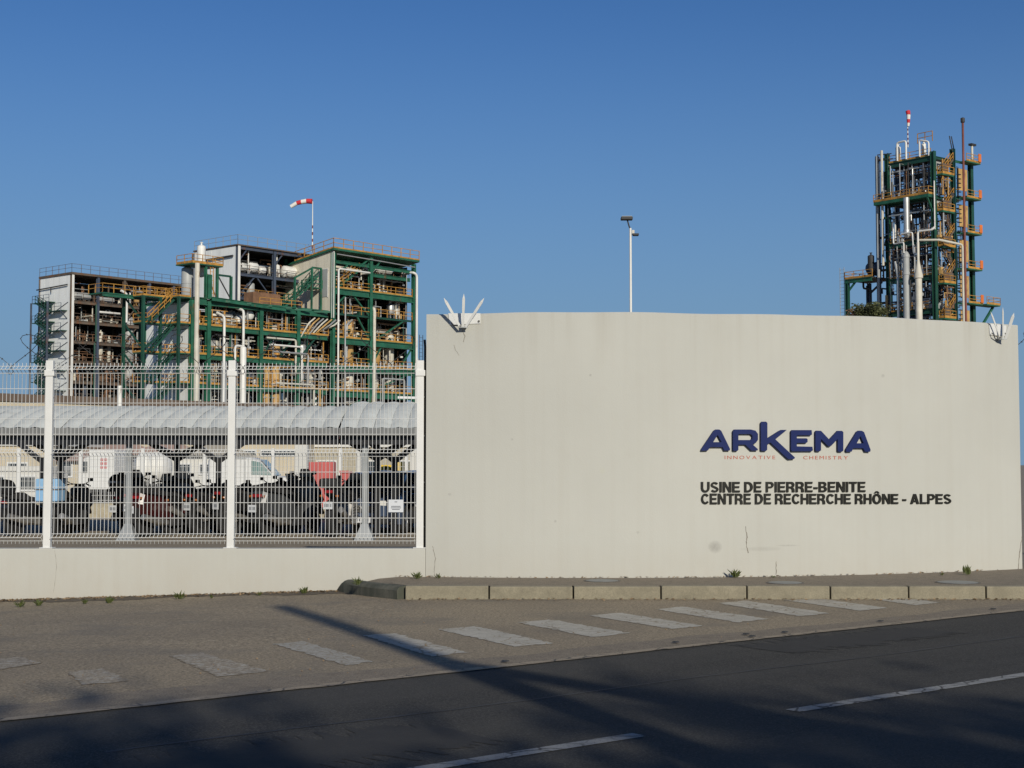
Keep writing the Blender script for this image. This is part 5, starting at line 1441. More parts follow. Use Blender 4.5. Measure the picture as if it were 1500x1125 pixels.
low_building('white house with small windows under a cream roof', 252, 322, 70, 648, 8, 'white_wall', 'beige_wall', [(0.3,0.7,0.5,0.7),(1.05,1.5,0.6,0.45)], 'hip')
low_building('long cream warehouse behind the white van', 318, 448, 92, 645, 12, 'beige_wall', 'beige_wall', [(2.05,2.35,2.2,0.35)])
low_building('grey block behind the red cabinet and gate', 446, 640, 96, 655, 10, 'yardwall', 'white_wall', [(0.5,1.7,1.2,1.4)])
# ------------------------------------------------------------------ vehicles in the yard
def wheel(t, x, y, r, w, tyre='rubber', rim='engine', spokes=5):
    mb = MB().lathe([(r*0.62,-w*0.45),(r*0.9,-w*0.5),(r,-w*0.3),(r,w*0.3),(r*0.9,w*0.5),(r*0.62,w*0.45),(r*0.62,-w*0.45)], (x, y, r), 'y', 22)
    o = mb.build('wheel', M[tyre], t, True)
    mb = MB().lathe([(r*0.62,-w*0.35),(r*0.66,0),(r*0.62,w*0.35),(r*0.55,w*0.35),(r*0.55,-w*0.35),(r*0.62,-w*0.35)], (x, y, r), 'y', 18)
    for k in range(spokes):
        a = 2*math.pi*k/spokes
        mb.bar((x, y, r), (x+r*0.58*math.cos(a), y, r+r*0.58*math.sin(a)), w*0.3, r*0.12, up=(0,1,0))
    mb.lathe([(r*0.16,-w*0.4),(r*0.16,w*0.4)], (x, y, r), 'y', 10)
    mb.build('rim', M[rim], o)
    return o
def mirror(t, x, y, z, sg):
    o = MB().tube([(x, y, z), (x-0.01, y+sg*0.10, z+0.05), (x-0.02, y+sg*0.15, z+0.08)], 0.010, 5).build('mirror', M['blackmatt'], t)
    MB().cbox(x-0.045, y+sg*0.15-0.06, z+0.06, x-0.02, y+sg*0.15+0.06, z+0.13, 0.012).build('mirror_glass', M['blackmatt'], o)
def plate(t, x, y, z, w=0.20):
    o = MB().cbox(x-0.012, -w/2+y, z-0.075, x, w/2+y, z+0.075, 0.003).build('number_plate', M['plate'], t)
    mb = MB()
    for k in range(5): mb.box(x-0.0145, y-w*0.38+k*w*0.16, z-0.03, x-0.0125, y-w*0.38+k*w*0.16+w*0.09, z+0.035)
    stuff(mb.build('plate_print', M['ink'], o))
def motorcycle(label, X, Y, deg, body='black', accent='bikegrey', topcase=None, screen=False, tall=0.0, strip=False, panniers=False):
    t = thing('motorbike', label, 'motorbike', (X, Y, Z0), R(deg), 'motorbikes parked under the canopy')
    wheel(t, -0.70, 0, 0.315, 0.17); wheel(t, 0.72, 0, 0.31, 0.12)
    z = tall
    MB().prism([(-0.30,0.42),(-0.10,0.24),(0.32,0.24),(0.42,0.48),(0.25,0.70),(-0.22,0.68)], -0.19, 0.19, 0.05, 0.06).build('engine', M['engine'], t)
    m = MB()
    for k in range(5): m.box(-0.12, -0.215, 0.36+0.06*k, 0.26, 0.215, 0.385+0.06*k)
    stuff(m.build('cooling_fins', M['engine'], t))
    MB().prism([(-0.15,0.72+z),(-0.05,0.62+z),(0.38,0.66+z),(0.50,0.86+z),(0.36,0.98+z),(0.05,0.95+z)], -0.16, 0.16, 0.06, 0.07).build('tank', M[accent], t)
    MB().prism([(-0.86,0.90+z),(-0.80,0.83+z),(-0.30,0.72+z),(-0.05,0.76+z),(-0.08,0.84+z),(-0.42,0.86+z),(-0.55,0.92+z)], -0.14, 0.14, 0.03, 0.04).build('seat', M['blackmatt'], t)
    MB().prism([(-1.02,0.90+z),(-0.98,0.78+z),(-0.55,0.62+z),(-0.25,0.62+z),(-0.30,0.74+z),(-0.80,0.84+z)], -0.12, 0.12, 0.03, 0.05).build('tail', M[body], t)
    MB().prism([(0.20,0.42),(0.50,0.40),(0.66,0.66+z),(0.80,0.92+z),(0.66,1.08+z),(0.46,0.98+z),(0.34,0.72+z)], -0.20, 0.20, 0.06, 0.09).build('fairing', M[body], t)
    MB().prism([(0.44,0.52),(0.60,0.66),(0.86,0.66),(0.98,0.52),(1.00,0.56),(0.88,0.72),(0.58,0.72),(0.42,0.56)], -0.07, 0.07, 0.0, 0.0).build('front_mudguard', M[body], t)
    MB().prism([(-1.06,0.42),(-1.02,0.40),(-0.80,0.70),(-0.70,0.72),(-0.72,0.78),(-0.92,0.74)], -0.08, 0.08).build('rear_mudguard', M['blackmatt'], t)
    m = MB()
    for sg in (-1, 1): m.tube([(0.72, sg*0.10, 0.31), (0.46, sg*0.10, 0.98+z)], 0.026, 7)
    m.build('fork', M['chrome'], t)
    m = MB()
    for sg in (-1, 1): m.bar((-0.70, sg*0.11, 0.315), (-0.18, sg*0.11, 0.42), 0.04, 0.07)
    m.build('swingarm', M['engine'], t)
    MB().tube([(0.30,-0.32,0.98+z),(0.42,-0.20,1.02+z),(0.46,0,1.01+z),(0.42,0.20,1.02+z),(0.30,0.32,0.98+z)], 0.016, 6).build('handlebar', M['blackmatt'], t)
    for sg in (-1, 1): mirror(t, 0.42, sg*0.16, 1.02+z, sg)
    MB().tube([(0.30,-0.12,0.34),(0.05,-0.2,0.24),(-0.30,-0.22,0.28),(-0.42,-0.22,0.34)], 0.026, 7).build('exhaust', M['chrome'], t)
    MB().tube([(-0.40,-0.22,0.33),(-0.95,-0.24,0.56)], 0.055, 10, r2=0.065).build('silencer', M['engine'], t)
    MB().cbox(-1.045,-0.085 if not strip else -0.12,0.80+z,-1.0,0.085 if not strip else 0.12,0.86+z if not strip else 0.835+z,0.01).build('tail_light', M['redlens'], t)
    plate(t, -1.06, 0, 0.60+z*0.5)
    for sg in (-1, 1): MB().lathe([(0.01,-0.03),(0.025,-0.02),(0.025,0.03),(0.01,0.035)], (-0.98, sg*0.17, 0.74+z), 'y', 8).build('indicator', M['amber'], t)
    MB().lathe([(0.02,-0.05),(0.075,0.0),(0.08,0.03),(0.02,0.035)], (0.80,0,0.90+z), 'x', 12).build('headlight', M['plate'], t)
    if screen: MB().add([(0.62,-0.17,1.05+z),(0.62,0.17,1.05+z),(0.48,0.10,1.20+z),(0.48,-0.10,1.20+z),(0.63,-0.17,1.05+z),(0.63,0.17,1.05+z),(0.49,0.10,1.20+z),(0.49,-0.10,1.20+z)], [(0,1,2,3),(7,6,5,4),(0,4,5,1),(1,5,6,2),(2,6,7,3),(3,7,4,0)]).build('windscreen', M['screen'], t)
    if topcase: MB().cbox(-1.12,-0.19,0.90+z,-0.74,0.19,1.10+z,0.06).build('top_case', M[topcase], t)
    if panniers:
        for sg in (-1, 1): MB().cbox(-1.0, sg*0.33-0.11, 0.52, -0.48, sg*0.33+0.11, 0.88, 0.05).build('pannier', M[body], t)
    return t
def scooter(label, X, Y, deg, body='black', seat='blackmatt', topcase=None, screen=True, big=1.0, lamp='redlens'):
    t = thing('scooter', label, 'scooter', (X, Y, Z0), R(deg), 'scooters parked under the canopy')
    b = big
    wheel(t, -0.66*b, 0, 0.25, 0.15); wheel(t, 0.72*b, 0, 0.25, 0.13)
    MB().prism([(-0.98*b,0.62*b),(-0.90*b,0.42*b),(-0.55*b,0.36),(-0.10*b,0.30),(0.05*b,0.34),(-0.02*b,0.62*b),(-0.35*b,0.76*b),(-0.92*b,0.82*b)], -0.165*b, 0.165*b, 0.06, 0.08).build('body', M[body], t)
    MB().prism([(-0.10*b,0.20),(0.45*b,0.20),(0.52*b,0.34),(0.30*b,0.36),(-0.05*b,0.40)], -0.19*b, 0.19*b, 0.03, 0.05).build('footboard', M['blackmatt'], t)
    MB().prism([(0.40*b,0.28),(0.62*b,0.46),(0.88*b,0.62*b),(0.74*b,0.88*b),(0.52*b,1.04*b),(0.44*b,1.00*b),(0.40*b,0.60*b)], -0.20*b, 0.20*b, 0.07, 0.10).build('front_shield', M[body], t)
    MB().prism([(-0.92*b,0.93*b),(-0.90*b,0.82*b),(-0.30*b,0.75*b),(0.0,0.74*b),(0.02,0.80*b),(-0.35*b,0.86*b),(-0.50*b,0.95*b)], -0.16*b, 0.16*b, 0.03, 0.05).build('seat', M[seat], t)
    MB().prism([(0.50*b,0.50),(0.62*b,0.55),(0.86*b,0.55),(1.0*b,0.40),(1.02*b,0.44),(0.9*b,0.62),(0.6*b,0.62)], -0.08, 0.08).build('front_mudguard', M[body], t)
    MB().tube([(0.72*b,0,0.25),(0.52*b,0,0.95*b)], 0.035, 7).build('fork', M['engine'], t)
    MB().tube([(0.36*b,-0.30,1.02*b),(0.46*b,-0.18,1.06*b),(0.48*b,0,1.05*b),(0.46*b,0.18,1.06*b),(0.36*b,0.30,1.02*b)], 0.017, 6).build('handlebar', M['blackmatt'], t)
    for sg in (-1, 1): mirror(t, 0.44*b, sg*0.14, 1.06*b, sg)
    MB().cbox(-0.55*b,-0.16,0.22,-0.10*b,0.16,0.42,0.04).build('engine', M['engine'], t)
    MB().tube([(-0.30*b,-0.2,0.28),(-0.55*b,-0.23,0.30)], 0.03, 7).build('exhaust', M['engine'], t); MB().tube([(-0.5*b,-0.23,0.30),(-0.98*b,-0.24,0.42)], 0.065, 10).build('silencer', M['engine'], t)
    MB().cbox(-1.01*b,-0.09*b,0.71*b,-0.93*b,0.09*b,0.77*b,0.02).build('tail_light', M[lamp], t)
    for sg in (-1, 1): MB().cbox(-0.99*b, sg*0.15*b-0.018, 0.71*b, -0.95*b, sg*0.15*b+0.018, 0.75*b, 0.008).build('indicator', M['amber'], t)
    MB().prism([(-1.10*b,0.30),(-1.06*b,0.28),(-0.84*b,0.56),(-0.84*b,0.64),(-0.95*b,0.60)], -0.09, 0.09).build('rear_mudguard', M['blackmatt'], t)
    plate(t, -1.10*b, 0, 0.46*b+0.06)
    MB().lathe([(0.02,-0.05),(0.09,0.0),(0.09,0.03),(0.02,0.04)], (0.84*b,0,0.72*b), 'x', 12).build('headlight', M['plate'], t)
    if screen:
        vs = []
        for (x, z, w) in ((0.66*b,0.95*b,0.2),(0.54*b,1.12*b,0.17),(0.49*b,1.22*b,0.10)):
            for y in (-w, -w*0.4, w*0.4, w): vs.append((x-0.05*abs(y)/0.2, y, z))
        m = len(vs); fs = [(i*4+k, i*4+k+1, (i+1)*4+k+1, (i+1)*4+k) for i in range(2) for k in range(3)]
        MB().add(vs+[(v[0]-0.006, v[1], v[2]) for v in vs], fs+[tuple(j+m for j in reversed(f)) for f in fs]).build('windscreen', M['screen'], t, True)
    if topcase == 'round':
        MB().lathe([(0.02,-0.24),(0.12,-0.22),(0.18,-0.14),(0.19,0.0),(0.18,0.14),(0.12,0.22),(0.02,0.24)], (-0.92*b,0,1.04*b), 'y', 16).build('top_case', M['black'], t, True)
        MB().cbox(-1.13*b,-0.08,1.04*b,-1.105*b,0.08,1.08*b,0.008).build('reflector', M['plate'], t)
        MB().cbox(-1.10*b,-0.18,0.86*b,-0.80*b,0.18,0.92*b,0.01).build('rack', M['blackmatt'], t)
    elif topcase == 'box':
        bx = MB().cbox(-1.22*b,-0.24,0.72*b,-0.80*b,0.24,1.19*b,0.03).build('top_case', M['skyblue'], t)
        MB().cbox(-1.232*b,-0.245,0.955*b,-0.79*b,0.245,0.985*b,0.006).build('strap', M['ink'], bx)
        MB().cbox(-1.10*b,-0.18,0.66*b,-0.74*b,0.18,0.715*b,0.01).build('rack', M['blackmatt'], t)
    return t
def gx(px, Y): return (px-750)/F_PX*Y
scooter('black scooter with rounded top case, leftmost, behind the first fence post', gx(62, 31.1), 31.1, 52, 'black', topcase='round', screen=False, big=0.95)
scooter('dark scooter carrying a light blue box', gx(104, 31.4), 31.4, 84, 'black', topcase='box', screen=False)
scooter('black maxi scooter behind the grey canopy post', gx(196, 32.1), 32.1, 100, 'black', screen=True, big=1.12)
scooter('big dark red maxi scooter with large red tail lamp', gx(246, 30.9), 30.9, 66, 'maroon', screen=True, big=1.1)
motorcycle('black motorbike with thin red tail light strip', gx(287, 31.6), 31.6, 58, 'black', 'maroon', strip=True)
motorcycle('green and black motorbike beside the middle fence post', gx(330, 31.6), 31.6, 55, 'black', 'bikegreen')
motorcycle('black touring motorbike with panniers right of the middle fence post', gx(377, 31.2), 31.2, 48, 'black', 'bikegrey', screen=False, tall=0.06, panniers=True)
scooter('large grey maxi scooter with tall smoked windscreen', gx(425, 31.1), 31.1, 62, 'bikegrey', screen=True, big=1.14)
motorcycle('black tall motorbike with windscreen left of the second grey canopy post', gx(508, 30.9), 30.9, 76, 'black', 'black', screen=True, tall=0.1, topcase='blackmatt')

scooter('black scooter between the grey canopy post and the dark red one', gx(222, 32.2), 32.2, 62, 'black', topcase='round', screen=True, big=1.05)
motorcycle('black motorbike with top case left of the green one', gx(305, 32.4), 32.4, 60, 'black', 'black', topcase='blackmatt')
motorcycle('dark grey motorbike with screen between touring bike and grey scooter', gx(402, 32.3), 32.3, 58, 'bikegrey', 'black', screen=True, tall=0.08)

def car(label, X, Y, deg, paint, emblem=True, H=1.46, L=4.0, W=1.7):
    t = thing('parked_car', label, 'car', (X, Y, Z0), R(deg), 'cars parked in the yard')
    hw = W/2
    st = [(-L/2,0.34,0.62,0.76),(-L/2+0.06,0.24,0.82,0.90),(-L/2+0.5,0.2,0.92,0.98),(-0.7,0.2,0.93,1.0),(0.3,0.2,0.92,1.0),(0.95,0.2,0.90,0.99),(1.45,0.2,0.84,0.97),(L/2-0.18,0.22,0.74,0.90),(L/2,0.32,0.60,0.72)]
    vs = []; fs = []
    for (x, zb, zt, k) in st:
        w = hw*k
        for (y, z) in ((-w*0.96,zb),(-w,zb+(zt-zb)*0.35),(-w*0.98,zb+(zt-zb)*0.75),(-w*0.88,zt),(0,zt+0.03),(w*0.88,zt),(w*0.98,zb+(zt-zb)*0.75),(w,zb+(zt-zb)*0.35),(w*0.96,zb)): vs.append((x, y, z))
    m = 9
    for i in range(len(st)-1):
        for k in range(m): fs.append((i*m+k, i*m+(k+1)%m, (i+1)*m+(k+1)%m, (i+1)*m+k))
    fs += [tuple(range(m)), tuple((len(st)-1)*m+k for k in range(m-1,-1,-1))]
    MB().add(vs, fs).build('body', M[paint], t, True)
    g = [(-L/2+0.10,0.90,0.80),(-L/2+0.45,H-0.06,0.66),(-0.6,H,0.68),(0.1,H-0.02,0.68),(0.40,H-0.1,0.66),(1.02,0.90,0.80)]
    vs = []; fs = []
    for (x, z, k) in g:
        zb = 0.88
        for (y, zz_) in ((-hw*0.86,zb),(-hw*k,z-0.02 if z > 1 else z),(0,z+0.025),(hw*k,z-0.02 if z > 1 else z),(hw*0.86,zb)): vs.append((x, y, zz_))
    for i in range(len(g)-1):
        for k in range(5): fs.append((i*5+k, i*5+(k+1)%5, (i+1)*5+(k+1)%5, (i+1)*5+k))
    fs += [(0,1,2,3,4), tuple(len(g)*5-5+k for k in (4,3,2,1,0))]
    MB().add(vs, fs).build('windows', M['glass'], t, True)
    MB().add([(-L/2+0.44,-hw*0.67,H-0.045),(-0.6,-hw*0.69,H+0.0),(0.12,-hw*0.69,H-0.015),(0.40,-hw*0.66,H-0.09),(0.40,0,H-0.06),(0.12,0,H+0.022),(-0.6,0,H+0.035),(-L/2+0.44,0,H-0.02),(0.40,hw*0.66,H-0.09),(0.12,hw*0.69,H-0.015),(-0.6,hw*0.69,H+0.0),(-L/2+0.44,hw*0.67,H-0.045)],
        [(0,1,6,7),(1,2,5,6),(2,3,4,5),(7,6,10,11),(6,5,9,10),(5,4,8,9)]).build('roof', M[paint], t, True)
    m_ = MB()
    for sg in (-1, 1):
        m_.bar((1.02, sg*hw*0.81, 0.92), (0.40, sg*hw*0.67, H-0.08), 0.07, 0.05); m_.bar((-0.25, sg*hw*0.86, 0.92), (-0.2, sg*hw*0.70, H-0.02), 0.08, 0.05)
    m_.build('pillars', M[paint], t)
    for x in (-L/2+0.72, L/2-0.78):
        for sg in (-1, 1): wheel(t, x, sg*(hw-0.10), 0.31, 0.19, rim='chrome')
    f = L/2
    MB().cbox(f-0.10,-0.42,0.46,f+0.015,0.42,0.62,0.03).build('grille', M['blackmatt'], t)
    MB().cbox(f-0.25,-hw*0.72,0.22,f+0.03,hw*0.72,0.40,0.05).build('bumper', M['blackmatt'], t)
    for sg in (-1, 1): MB().cbox(f-0.34, sg*hw*0.62-0.16, 0.56, f-0.02, sg*hw*0.62+0.16, 0.72, 0.05).build('headlight', M['white_paint'], t)
    if emblem: MB().add([(f+0.03,0,0.45),(f+0.03,-0.055,0.55),(f+0.03,0,0.65),(f+0.03,0.055,0.55),(f+0.045,0,0.49),(f+0.045,-0.03,0.55),(f+0.045,0,0.61),(f+0.045,0.03,0.55)], [(0,1,5,4),(1,2,6,5),(2,3,7,6),(3,0,4,7)]).build('emblem', M['chrome'], t)
    o = MB().cbox(f+0.03,-0.26,0.26,f+0.045,0.26,0.37,0.003).build('number_plate', M['plate'], t)
    mb = MB()
    for k in range(7): mb.box(f+0.0455, -0.2+0.06*k, 0.285, f+0.047, -0.165+0.06*k, 0.345)
    stuff(mb.build('plate_print', M['ink'], o))
    for sg in (-1, 1): MB().cbox(0.72, sg*(hw+0.08)-0.09, 0.92, 0.86, sg*(hw+0.08)+0.09, 1.06, 0.03).build('wing_mirror', M[paint], t)
    return t
car('dark blue small car facing the fence behind the second grey post', gx(560, 33.0), 33.0, -98, 'carblue', H=1.32)
car('dark grey car half hidden behind the last fence post', gx(634, 33.6), 33.6, -78, 'cargrey', emblem=False, H=1.34)
# white van side on
Yv = 52.0
t = thing('delivery_van', 'white panel van side on behind the green motorbike', 'van', (gx(305, Yv), Yv, Z0), 0, 'white trucks parked in the yard')
Lv = gx(440, Yv)-gx(305, Yv)
MB().prism([(0,0.35),(Lv-0.05,0.35),(Lv,0.75),(Lv-0.25,1.0),(Lv-0.95,1.08),(Lv-1.45,1.62),(Lv-1.8,1.74),(0.05,1.74),(0,1.6)], 0, 1.7, 0.06, 0.07).build('body', M['white_paint'], t, True)
MB().add([(Lv-1.52,-0.012,1.12),(Lv-0.98,-0.012,1.10),(Lv-1.40,-0.012,1.56),(Lv-1.72,-0.012,1.62),(Lv-1.72,-0.012,1.12)], [(0,1,2,3,4)]).build('side_window', M['teal'], t)
MB().add([(Lv-0.90,0.12,1.10),(Lv-0.90,1.58,1.10),(Lv-1.42,1.5,1.66),(Lv-1.42,0.2,1.66)], [(0,1,2,3)]).build('windscreen', M['teal'], t)
for x in (0.65, Lv-0.75):
    for y in (0.1, 1.6): wheel(t, x, y, 0.32, 0.2)
MB().box(0.1,-0.02,1.68,Lv-1.9,0.0,1.72).build('roof_rail', M['greycol'], t); MB().box(Lv-1.95,-0.012,0.5,Lv-1.93,-0.001,1.6).build('door_seam', M['greycol'], t)
MB().cbox(Lv-0.04,0.2,0.35,Lv+0.04,1.5,0.5,0.02).build('bumper', M['blackmatt'], t)
# white box truck with red marks
Yt = 58.0
t = thing('box_truck', 'white box truck with small red print on its side', 'truck', (gx(117, Yt), Yt, Z0), 0, 'white trucks parked in the yard')
Lt = gx(168, Yt)-gx(117, Yt)
MB().cbox(0.38,0,0.5,Lt,1.9,2.05,0.02).build('cargo_box', M['white_paint'], t); MB().prism([(0,0.4),(0.36,0.4),(0.36,1.8),(0.16,1.75),(0.0,1.1)],0.1,1.8,0.04,0.05).build('cab', M['white_paint'], t)
MB().box(0.08,0.09,1.15,0.3,0.099,1.6).build('cab_window', M['glass'], t)
mb = MB()
for i in range(3):
    for j in range(2): mb.box(0.84+0.15*j,-0.006,1.32+0.15*i,0.94+0.15*j,-0.001,1.42+0.15*i)
stuff(mb.build('red_print', M['sockred'], t))
MB().box(0.3,0.1,0.4,Lt,1.8,0.49).build('chassis', M['blackmatt'], t)
for x in (0.2, Lt-0.35):
    for y in (0.12, 1.75): wheel(t, x, y, 0.25, 0.2)
# pale tank trailer
Yt = 60.0
t = thing('tank_trailer', 'pale silver tank trailer behind the maxi scooters', 'trailer', (gx(192, Yt), Yt, Z0), 0, 'white trucks parked in the yard')
Lt = gx(246, Yt)-gx(192, Yt)
MB().lathe([(0.02,0),(0.4,0.05),(0.6,0.2),(0.62,0.5),(0.64,0.5),(0.64,0.56),(0.62,0.56),(0.62,Lt-0.2),(0.4,Lt-0.05),(0.02,Lt)], (0,0.7,1.35), 'x', 18).build('tank', M['whitepipe'], t, True)
MB().box(0.05,0.3,0.55,Lt-0.05,1.1,0.72).build('chassis', M['blackmatt'], t)
for x in (0.35, 1.05):
    for y in (0.12, 1.3): wheel(t, x, y, 0.27, 0.2)
MB().bar((Lt*0.55,0.02,0.7),(Lt*0.55,0.02,2.0),0.05).bar((Lt*0.7,0.02,0.7),(Lt*0.7,0.02,2.0),0.05).build('ladder', M['white_paint'], t)

# ------------------------------------------------------------------ lamp mast
p = at(923.5, 340, 110)
t = thing('lamp_mast', 'tall slim lamp mast standing behind the curved wall', 'lamp post', (p.x, 110, Z0))
MB().tube([(0,0,0),(0,0,9),(0,0,p.z-Z0+0.3)], 0.115, 10, r2=0.085).build('mast', M['whitepipe'], t, True)
MB().tube([(0,0,p.z-Z0+0.2),(-0.1,0,p.z-Z0+0.45),(-0.28,0,p.z-Z0+1.1)], 0.06, 6).build('upper_arm', M['dark'], t)
MB().cbox(-0.72,-0.35,p.z-Z0+0.92,0.16,0.35,p.z-Z0+1.14,0.05).build('lamp_head', M['dark'], t); MB().cbox(-0.66,-0.33,p.z-Z0+1.142,0.10,0.33,p.z-Z0+1.18,0.01).build('lamp_cover', M['greycol'], t)
MB().cbox(0.18,-0.25,p.z-Z0-0.28,0.62,0.25,p.z-Z0-0.12,0.04).build('lamp_head', M['dark'], t); MB().bar((0,0,p.z-Z0-0.2),(0.25,0,p.z-Z0-0.2),0.08).build('lower_arm', M['dark'], t); MB().cbox(0.1,-0.1,p.z-Z0-0.12,0.3,0.1,p.z-Z0+0.15,0.03).build('control_box', M['cream'], t)

# ------------------------------------------------------------------ trees
def tree(label, loc, h, cr, ch, nleaf, seed, leafsize=0.16, group=None, trunk_r=0.16, mat='leaf', lean=(0,0), limb=6, gaps=0.35):
    rr = random.Random(seed)
    t = thing('tree', label, 'tree', loc, 0, group)
    mb = MB(); top = Vector((lean[0], lean[1], h-ch*0.45))
    mb.tube([(0,0,-0.2), (0.03,0.02,h*0.3), tuple(top*0.75), tuple(top)], trunk_r, 8, r2=trunk_r*0.4)
    tips = []
    for i in range(limb):
        a = 2*math.pi*i/limb+rr.uniform(-0.4, 0.4); z0 = h-ch*rr.uniform(0.7, 1.0)
        e = Vector((math.cos(a)*cr*rr.uniform(0.55, 0.9), math.sin(a)*cr*rr.uniform(0.55, 0.9), h-ch*rr.uniform(0.1, 0.75)))
        b = Vector((lean[0]*z0/h, lean[1]*z0/h, z0)); mb.tube([b, b.lerp(e, 0.5)+Vector((0,0,0.15)), e], trunk_r*0.4, 5, r2=0.02); tips.append(e)
    mb.build('trunk', M['bark'], t, True)
    clumps = tips + [Vector((lean[0]+rr.gauss(0, cr*0.42), lean[1]+rr.gauss(0, cr*0.42), h-ch*rr.uniform(0.02, 0.95))) for _ in range(limb*3)]
    vs = []; fs = []
    for i in range(nleaf):
        c = rr.choice(clumps); s = cr*0.23
        p = c+Vector((rr.gauss(0, s), rr.gauss(0, s), rr.gauss(0, s*0.8)))
        if p.z > h: p.z = h-abs(rr.gauss(0, 0.4))
        d = Vector((rr.gauss(0,1), rr.gauss(0,1), rr.gauss(0,1))).normalized(); e = d.cross(Vector((rr.gauss(0,1), rr.gauss(0,1), 1))).normalized()
        l = leafsize*rr.uniform(0.6, 1.4); n = len(vs)
        vs += [tuple(p-d*l), tuple(p+e*l*0.5), tuple(p+d*l), tuple(p-e*l*0.5)]; fs.append((n, n+1, n+2, n+3))
    me = bpy.data.meshes.new('crown'); me.from_pydata(vs, [], fs); me.materials.append(M[mat]); link('crown', me, t)
    return t
p = at(1276, 446, 120)
tree('olive brown bushy tree showing over the wall under the tower', (p.x, 120, Z0), p.z-Z0, 1.35, 3.0, 3600, 4, 0.12)
p = at(1256, 452, 123)
tree('thin reddish bushy tree left of the olive one over the wall', (p.x, 123, Z0), p.z-Z0, 0.9, 2.2, 1400, 9, 0.12, mat='rust')
# across the road, behind the camera: they throw the long shadows over the road
TIP = ground(414, 884); hp = 9.2; LS = hp/math.tan(SUN_EL); base = TIP + Vector((0.385, -0.923, 0))*LS; lean = (Vector((SUN_DIR.x, SUN_DIR.y, 0)).normalized()-Vector((0.385, -0.923, 0)))*LS
t = thing('utility_pole', 'timber pole with a raking strut across the road behind the viewer', 'utility pole', (base.x, base.y, 0))
MB().tube([(0,0,-0.5),(lean.x*0.5,lean.y*0.5,hp*0.5),(lean.x,lean.y,hp)], 0.23, 10, r2=0.13).build('pole', M['wood'], t, True)
mg = ground(690, 985); hm = hp-(mg-TIP).length*math.tan(SUN_EL)
MB().tube([(lean.x*hm/hp,lean.y*hm/hp,hm+0.2), (5.2,1.9,-0.3)], 0.13, 9, r2=0.17).build('strut', M['wood'], t, True)
ROW = ((3.6,-10.4,8.2,2.3,1,'low and round'),(7.6,-10.6,8.6,2.6,2,'with an even crown'),(11.8,-9.6,9.2,2.8,3,'broad and leafy'),(16.2,-8.2,9.6,3.0,5,'widest in the front row'),(-0.8,-12.6,7.1,2.3,6,'smallest in the row'),
       (1.5,-18.2,11.4,3.2,7,'behind the smallest one'),(7.0,-17.2,12.0,3.4,8,'tall, second in the back row'),(12.6,-16.4,12.4,3.4,9,'tall, third in the back row'),(18.0,-15.4,12.8,3.6,10,'tallest of all at the end'),(-4.5,-19.4,10.0,3.2,11,'first in the back row'))
for x, y, h, cr, sd, lb in ROW:
    tree('roadside tree across the road, '+lb, (x, y-(1.6 if h < 10 else 2.4), -0.1), h, cr, 5.4, 5200 if h < 10 else 8500, sd, 0.17, 'roadside trees behind the viewer', 0.16)

# ------------------------------------------------------------------ weeds and litter
def weed(label, px, py, h, z=None, seed=0, spread=1.0):
    rr = random.Random(seed)
    g = ground(px, py, 0.15 if z is None else z)
    if z is not None and z < 0.1: g.z = za(g.x, g.y)
    vs = []; fs = []
    for i in range(int(16+h*90)):
        a = rr.uniform(0, 6.28); l = h*rr.uniform(0.5, 1.15); tilt = rr.uniform(0.15, 1.0)*spread
        d = Vector((math.cos(a)*tilt, math.sin(a)*tilt*0.7, 1)).normalized(); s = Vector((-math.sin(a), math.cos(a), 0))*h*rr.uniform(0.07, 0.14)
        o = Vector((rr.gauss(0, h*0.14), rr.gauss(0, h*0.08), 0)); n = len(vs)
        vs += [tuple(o), tuple(o+d*l*0.5+s), tuple(o+d*l+Vector((math.cos(a), math.sin(a), -0.5))*h*0.15), tuple(o+d*l*0.5-s+Vector((0,0,0.004)))]; fs.append((n, n+1, n+2, n+3))
    me = bpy.data.meshes.new('weed'); me.from_pydata(vs, [], fs); me.materials.append(M['weed'])
    o = link('weed', me); o.location = g
    return tag(o, label, 'weed', 'weeds along the wall and kerb')
weed('tallest weed at the wall foot below the plant lettering', 1076.5, 846, 0.13, None, 1)
weed('bushy weed at the wall foot by the low wall crack', 611, 848, 0.10, None, 2)
weed('small weed right of the low wall crack', 643, 847, 0.07, None, 3)
weed('weed growing on the mossy rounded kerbstone', 523, 857, 0.11, 0.12, 4)
weed('bushy weed at the foot of the first straight kerbstone', 649, 875, 0.10, 0.0, 5)
weed('leafy weed at the kerb foot near the crossing', 968, 874, 0.12, 0.0, 6)
weed('pale weed at the foot of the mossy kerbstone', 578, 874, 0.09, 0.0, 7)
weed('small brownish weed at the foot of the second kerbstone', 688, 874, 0.05, 0.0, 8)
weed('low weed at the kerb foot left of the pale stripes', 905, 874, 0.05, 0.0, 9)
weed('low weed at the kerb foot by a stripe end', 1045, 874, 0.05, 0.0, 10)
weed('dry weed at the low wall foot, leftmost of all', 29, 873, 0.10, 0.0, 11)
weed('weed second from the left at the low wall foot', 57, 872, 0.09, 0.0, 12)
weed('little weed at the low wall foot between two posts', 124, 871, 0.07, 0.0, 13)
weed('dark weed at the low wall foot left of the shadow', 160, 871, 0.10, 0.0, 14)
weed('dry branching weed at the low wall foot, middle', 264, 868, 0.12, 0.0, 15)
weed('tiny weed at the low wall foot right of the dry one', 310, 868, 0.06, 0.0, 16)
weed('flat weed at the low wall foot near the shadow tip', 380, 866, 0.06, 0.0, 17)
weed('bright weed at the low wall foot before the kerb', 445, 865, 0.11, 0.0, 18)
weed('thin tall stem at the wall foot towards the right end', 1418, 842, 0.13, None, 19, 0.3)
weed('low weed at the wall foot near the right covers', 1380, 843, 0.05, None, 20)
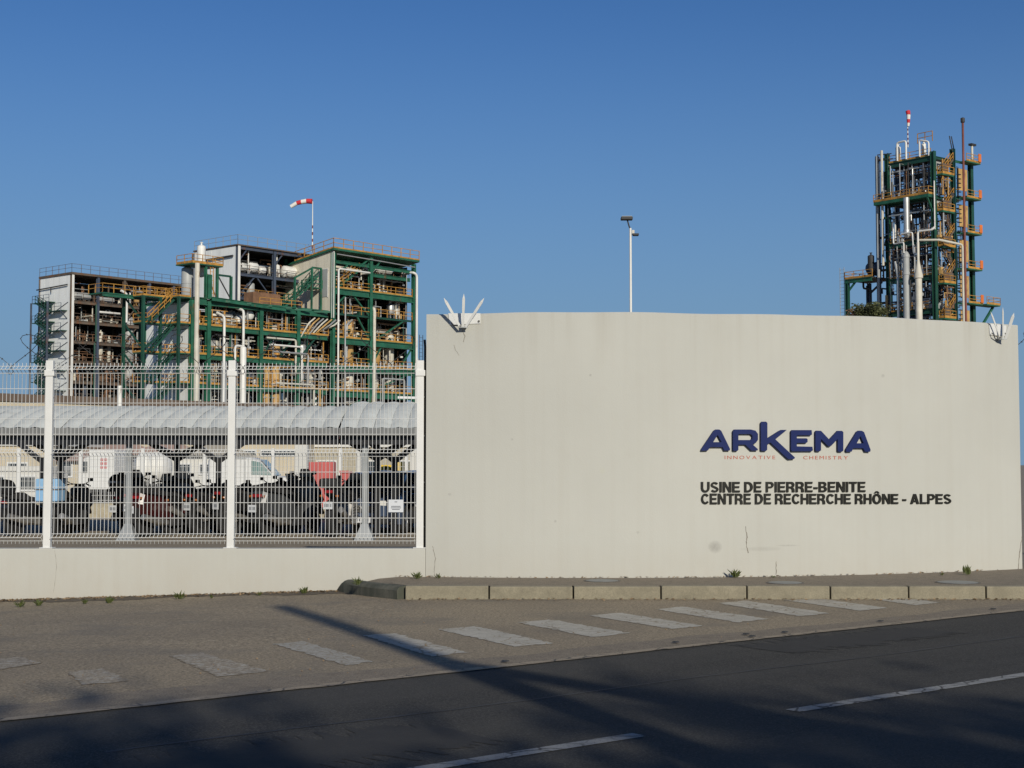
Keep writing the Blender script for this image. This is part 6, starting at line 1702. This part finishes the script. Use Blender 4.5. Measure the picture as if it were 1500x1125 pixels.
weed('creeping weed at the wall foot right of the tallest one', 1133, 846, 0.04, None, 21, 2.0)
rr = random.Random(77); vs = []; fs = []
for i in range(1700):
    if rr.random() < 0.62:
        x = rr.uniform(-7.5, -2.1); y = yl-0.02-abs(rr.gauss(0, 0.13)); zb = za(x, y)
    elif rr.random() < 0.6:
        x = rr.uniform(-1.3, 6.6); y = 17.33-abs(rr.gauss(0, 0.09)); zb = za(x, y)
    else:
        x = rr.uniform(-1.6, 6.6); y = wall_y(x)-0.02-abs(rr.gauss(0, 0.06)); zb = 0.148
    a = rr.uniform(0, 6.28); l = rr.uniform(0.008, 0.028); n = len(vs)
    d = Vector((math.cos(a), math.sin(a), rr.uniform(-0.2, 0.5)))*l; s = Vector((-math.sin(a), math.cos(a), rr.uniform(0, 0.6)))*l*0.6; c = Vector((x, y, zb+0.012))
    vs += [tuple(c-d), tuple(c+s), tuple(c+d), tuple(c-s)]; fs.append((n, n+1, n+2, n+3))
me = bpy.data.meshes.new('leaf_litter'); me.from_pydata(vs, [], fs); me.materials.append(M['deadleaf'])
tag(link('leaf_litter', me), 'dry leaves and grit along the wall and kerb foot', 'litter', kind='stuff')
# pebbles and dark lumps on the asphalt
rr = random.Random(5); mb = MB()
for i in range(170):
    px = rr.uniform(0, 1500); py = rr.uniform(885, 1060); g = ground(px, py)
    if g.y > 17 or g.y < road_y(g.x)+0.1: continue
    r_ = rr.choice((0.004, 0.005, 0.008)); mb.lathe([(0.001,0.0),(r_,0.3*r_),(r_*0.8,r_),(0.001,1.3*r_)], (g.x, g.y, za(g.x, g.y)+0.004), 'z', 6)
tag(mb.build('gravel', M['deadleaf'], None), 'scattered small stones on the asphalt', 'gravel', kind='stuff')
mb = MB()
for px, py in ((740,971),(990,943),(1093,931),(1290,912),(1102,934),(1150,928),(1455,894)):
    g = ground(px, py); mb.lathe([(0.002,0),(0.035,0.003),(0.026,0.010),(0.002,0.012)], (g.x, g.y, 0.012), 'z', 7)
tag(mb.build('asphalt_crumbs', M['dark'], None), 'dark crumbs of asphalt along the road joint', 'crumbs', kind='stuff')
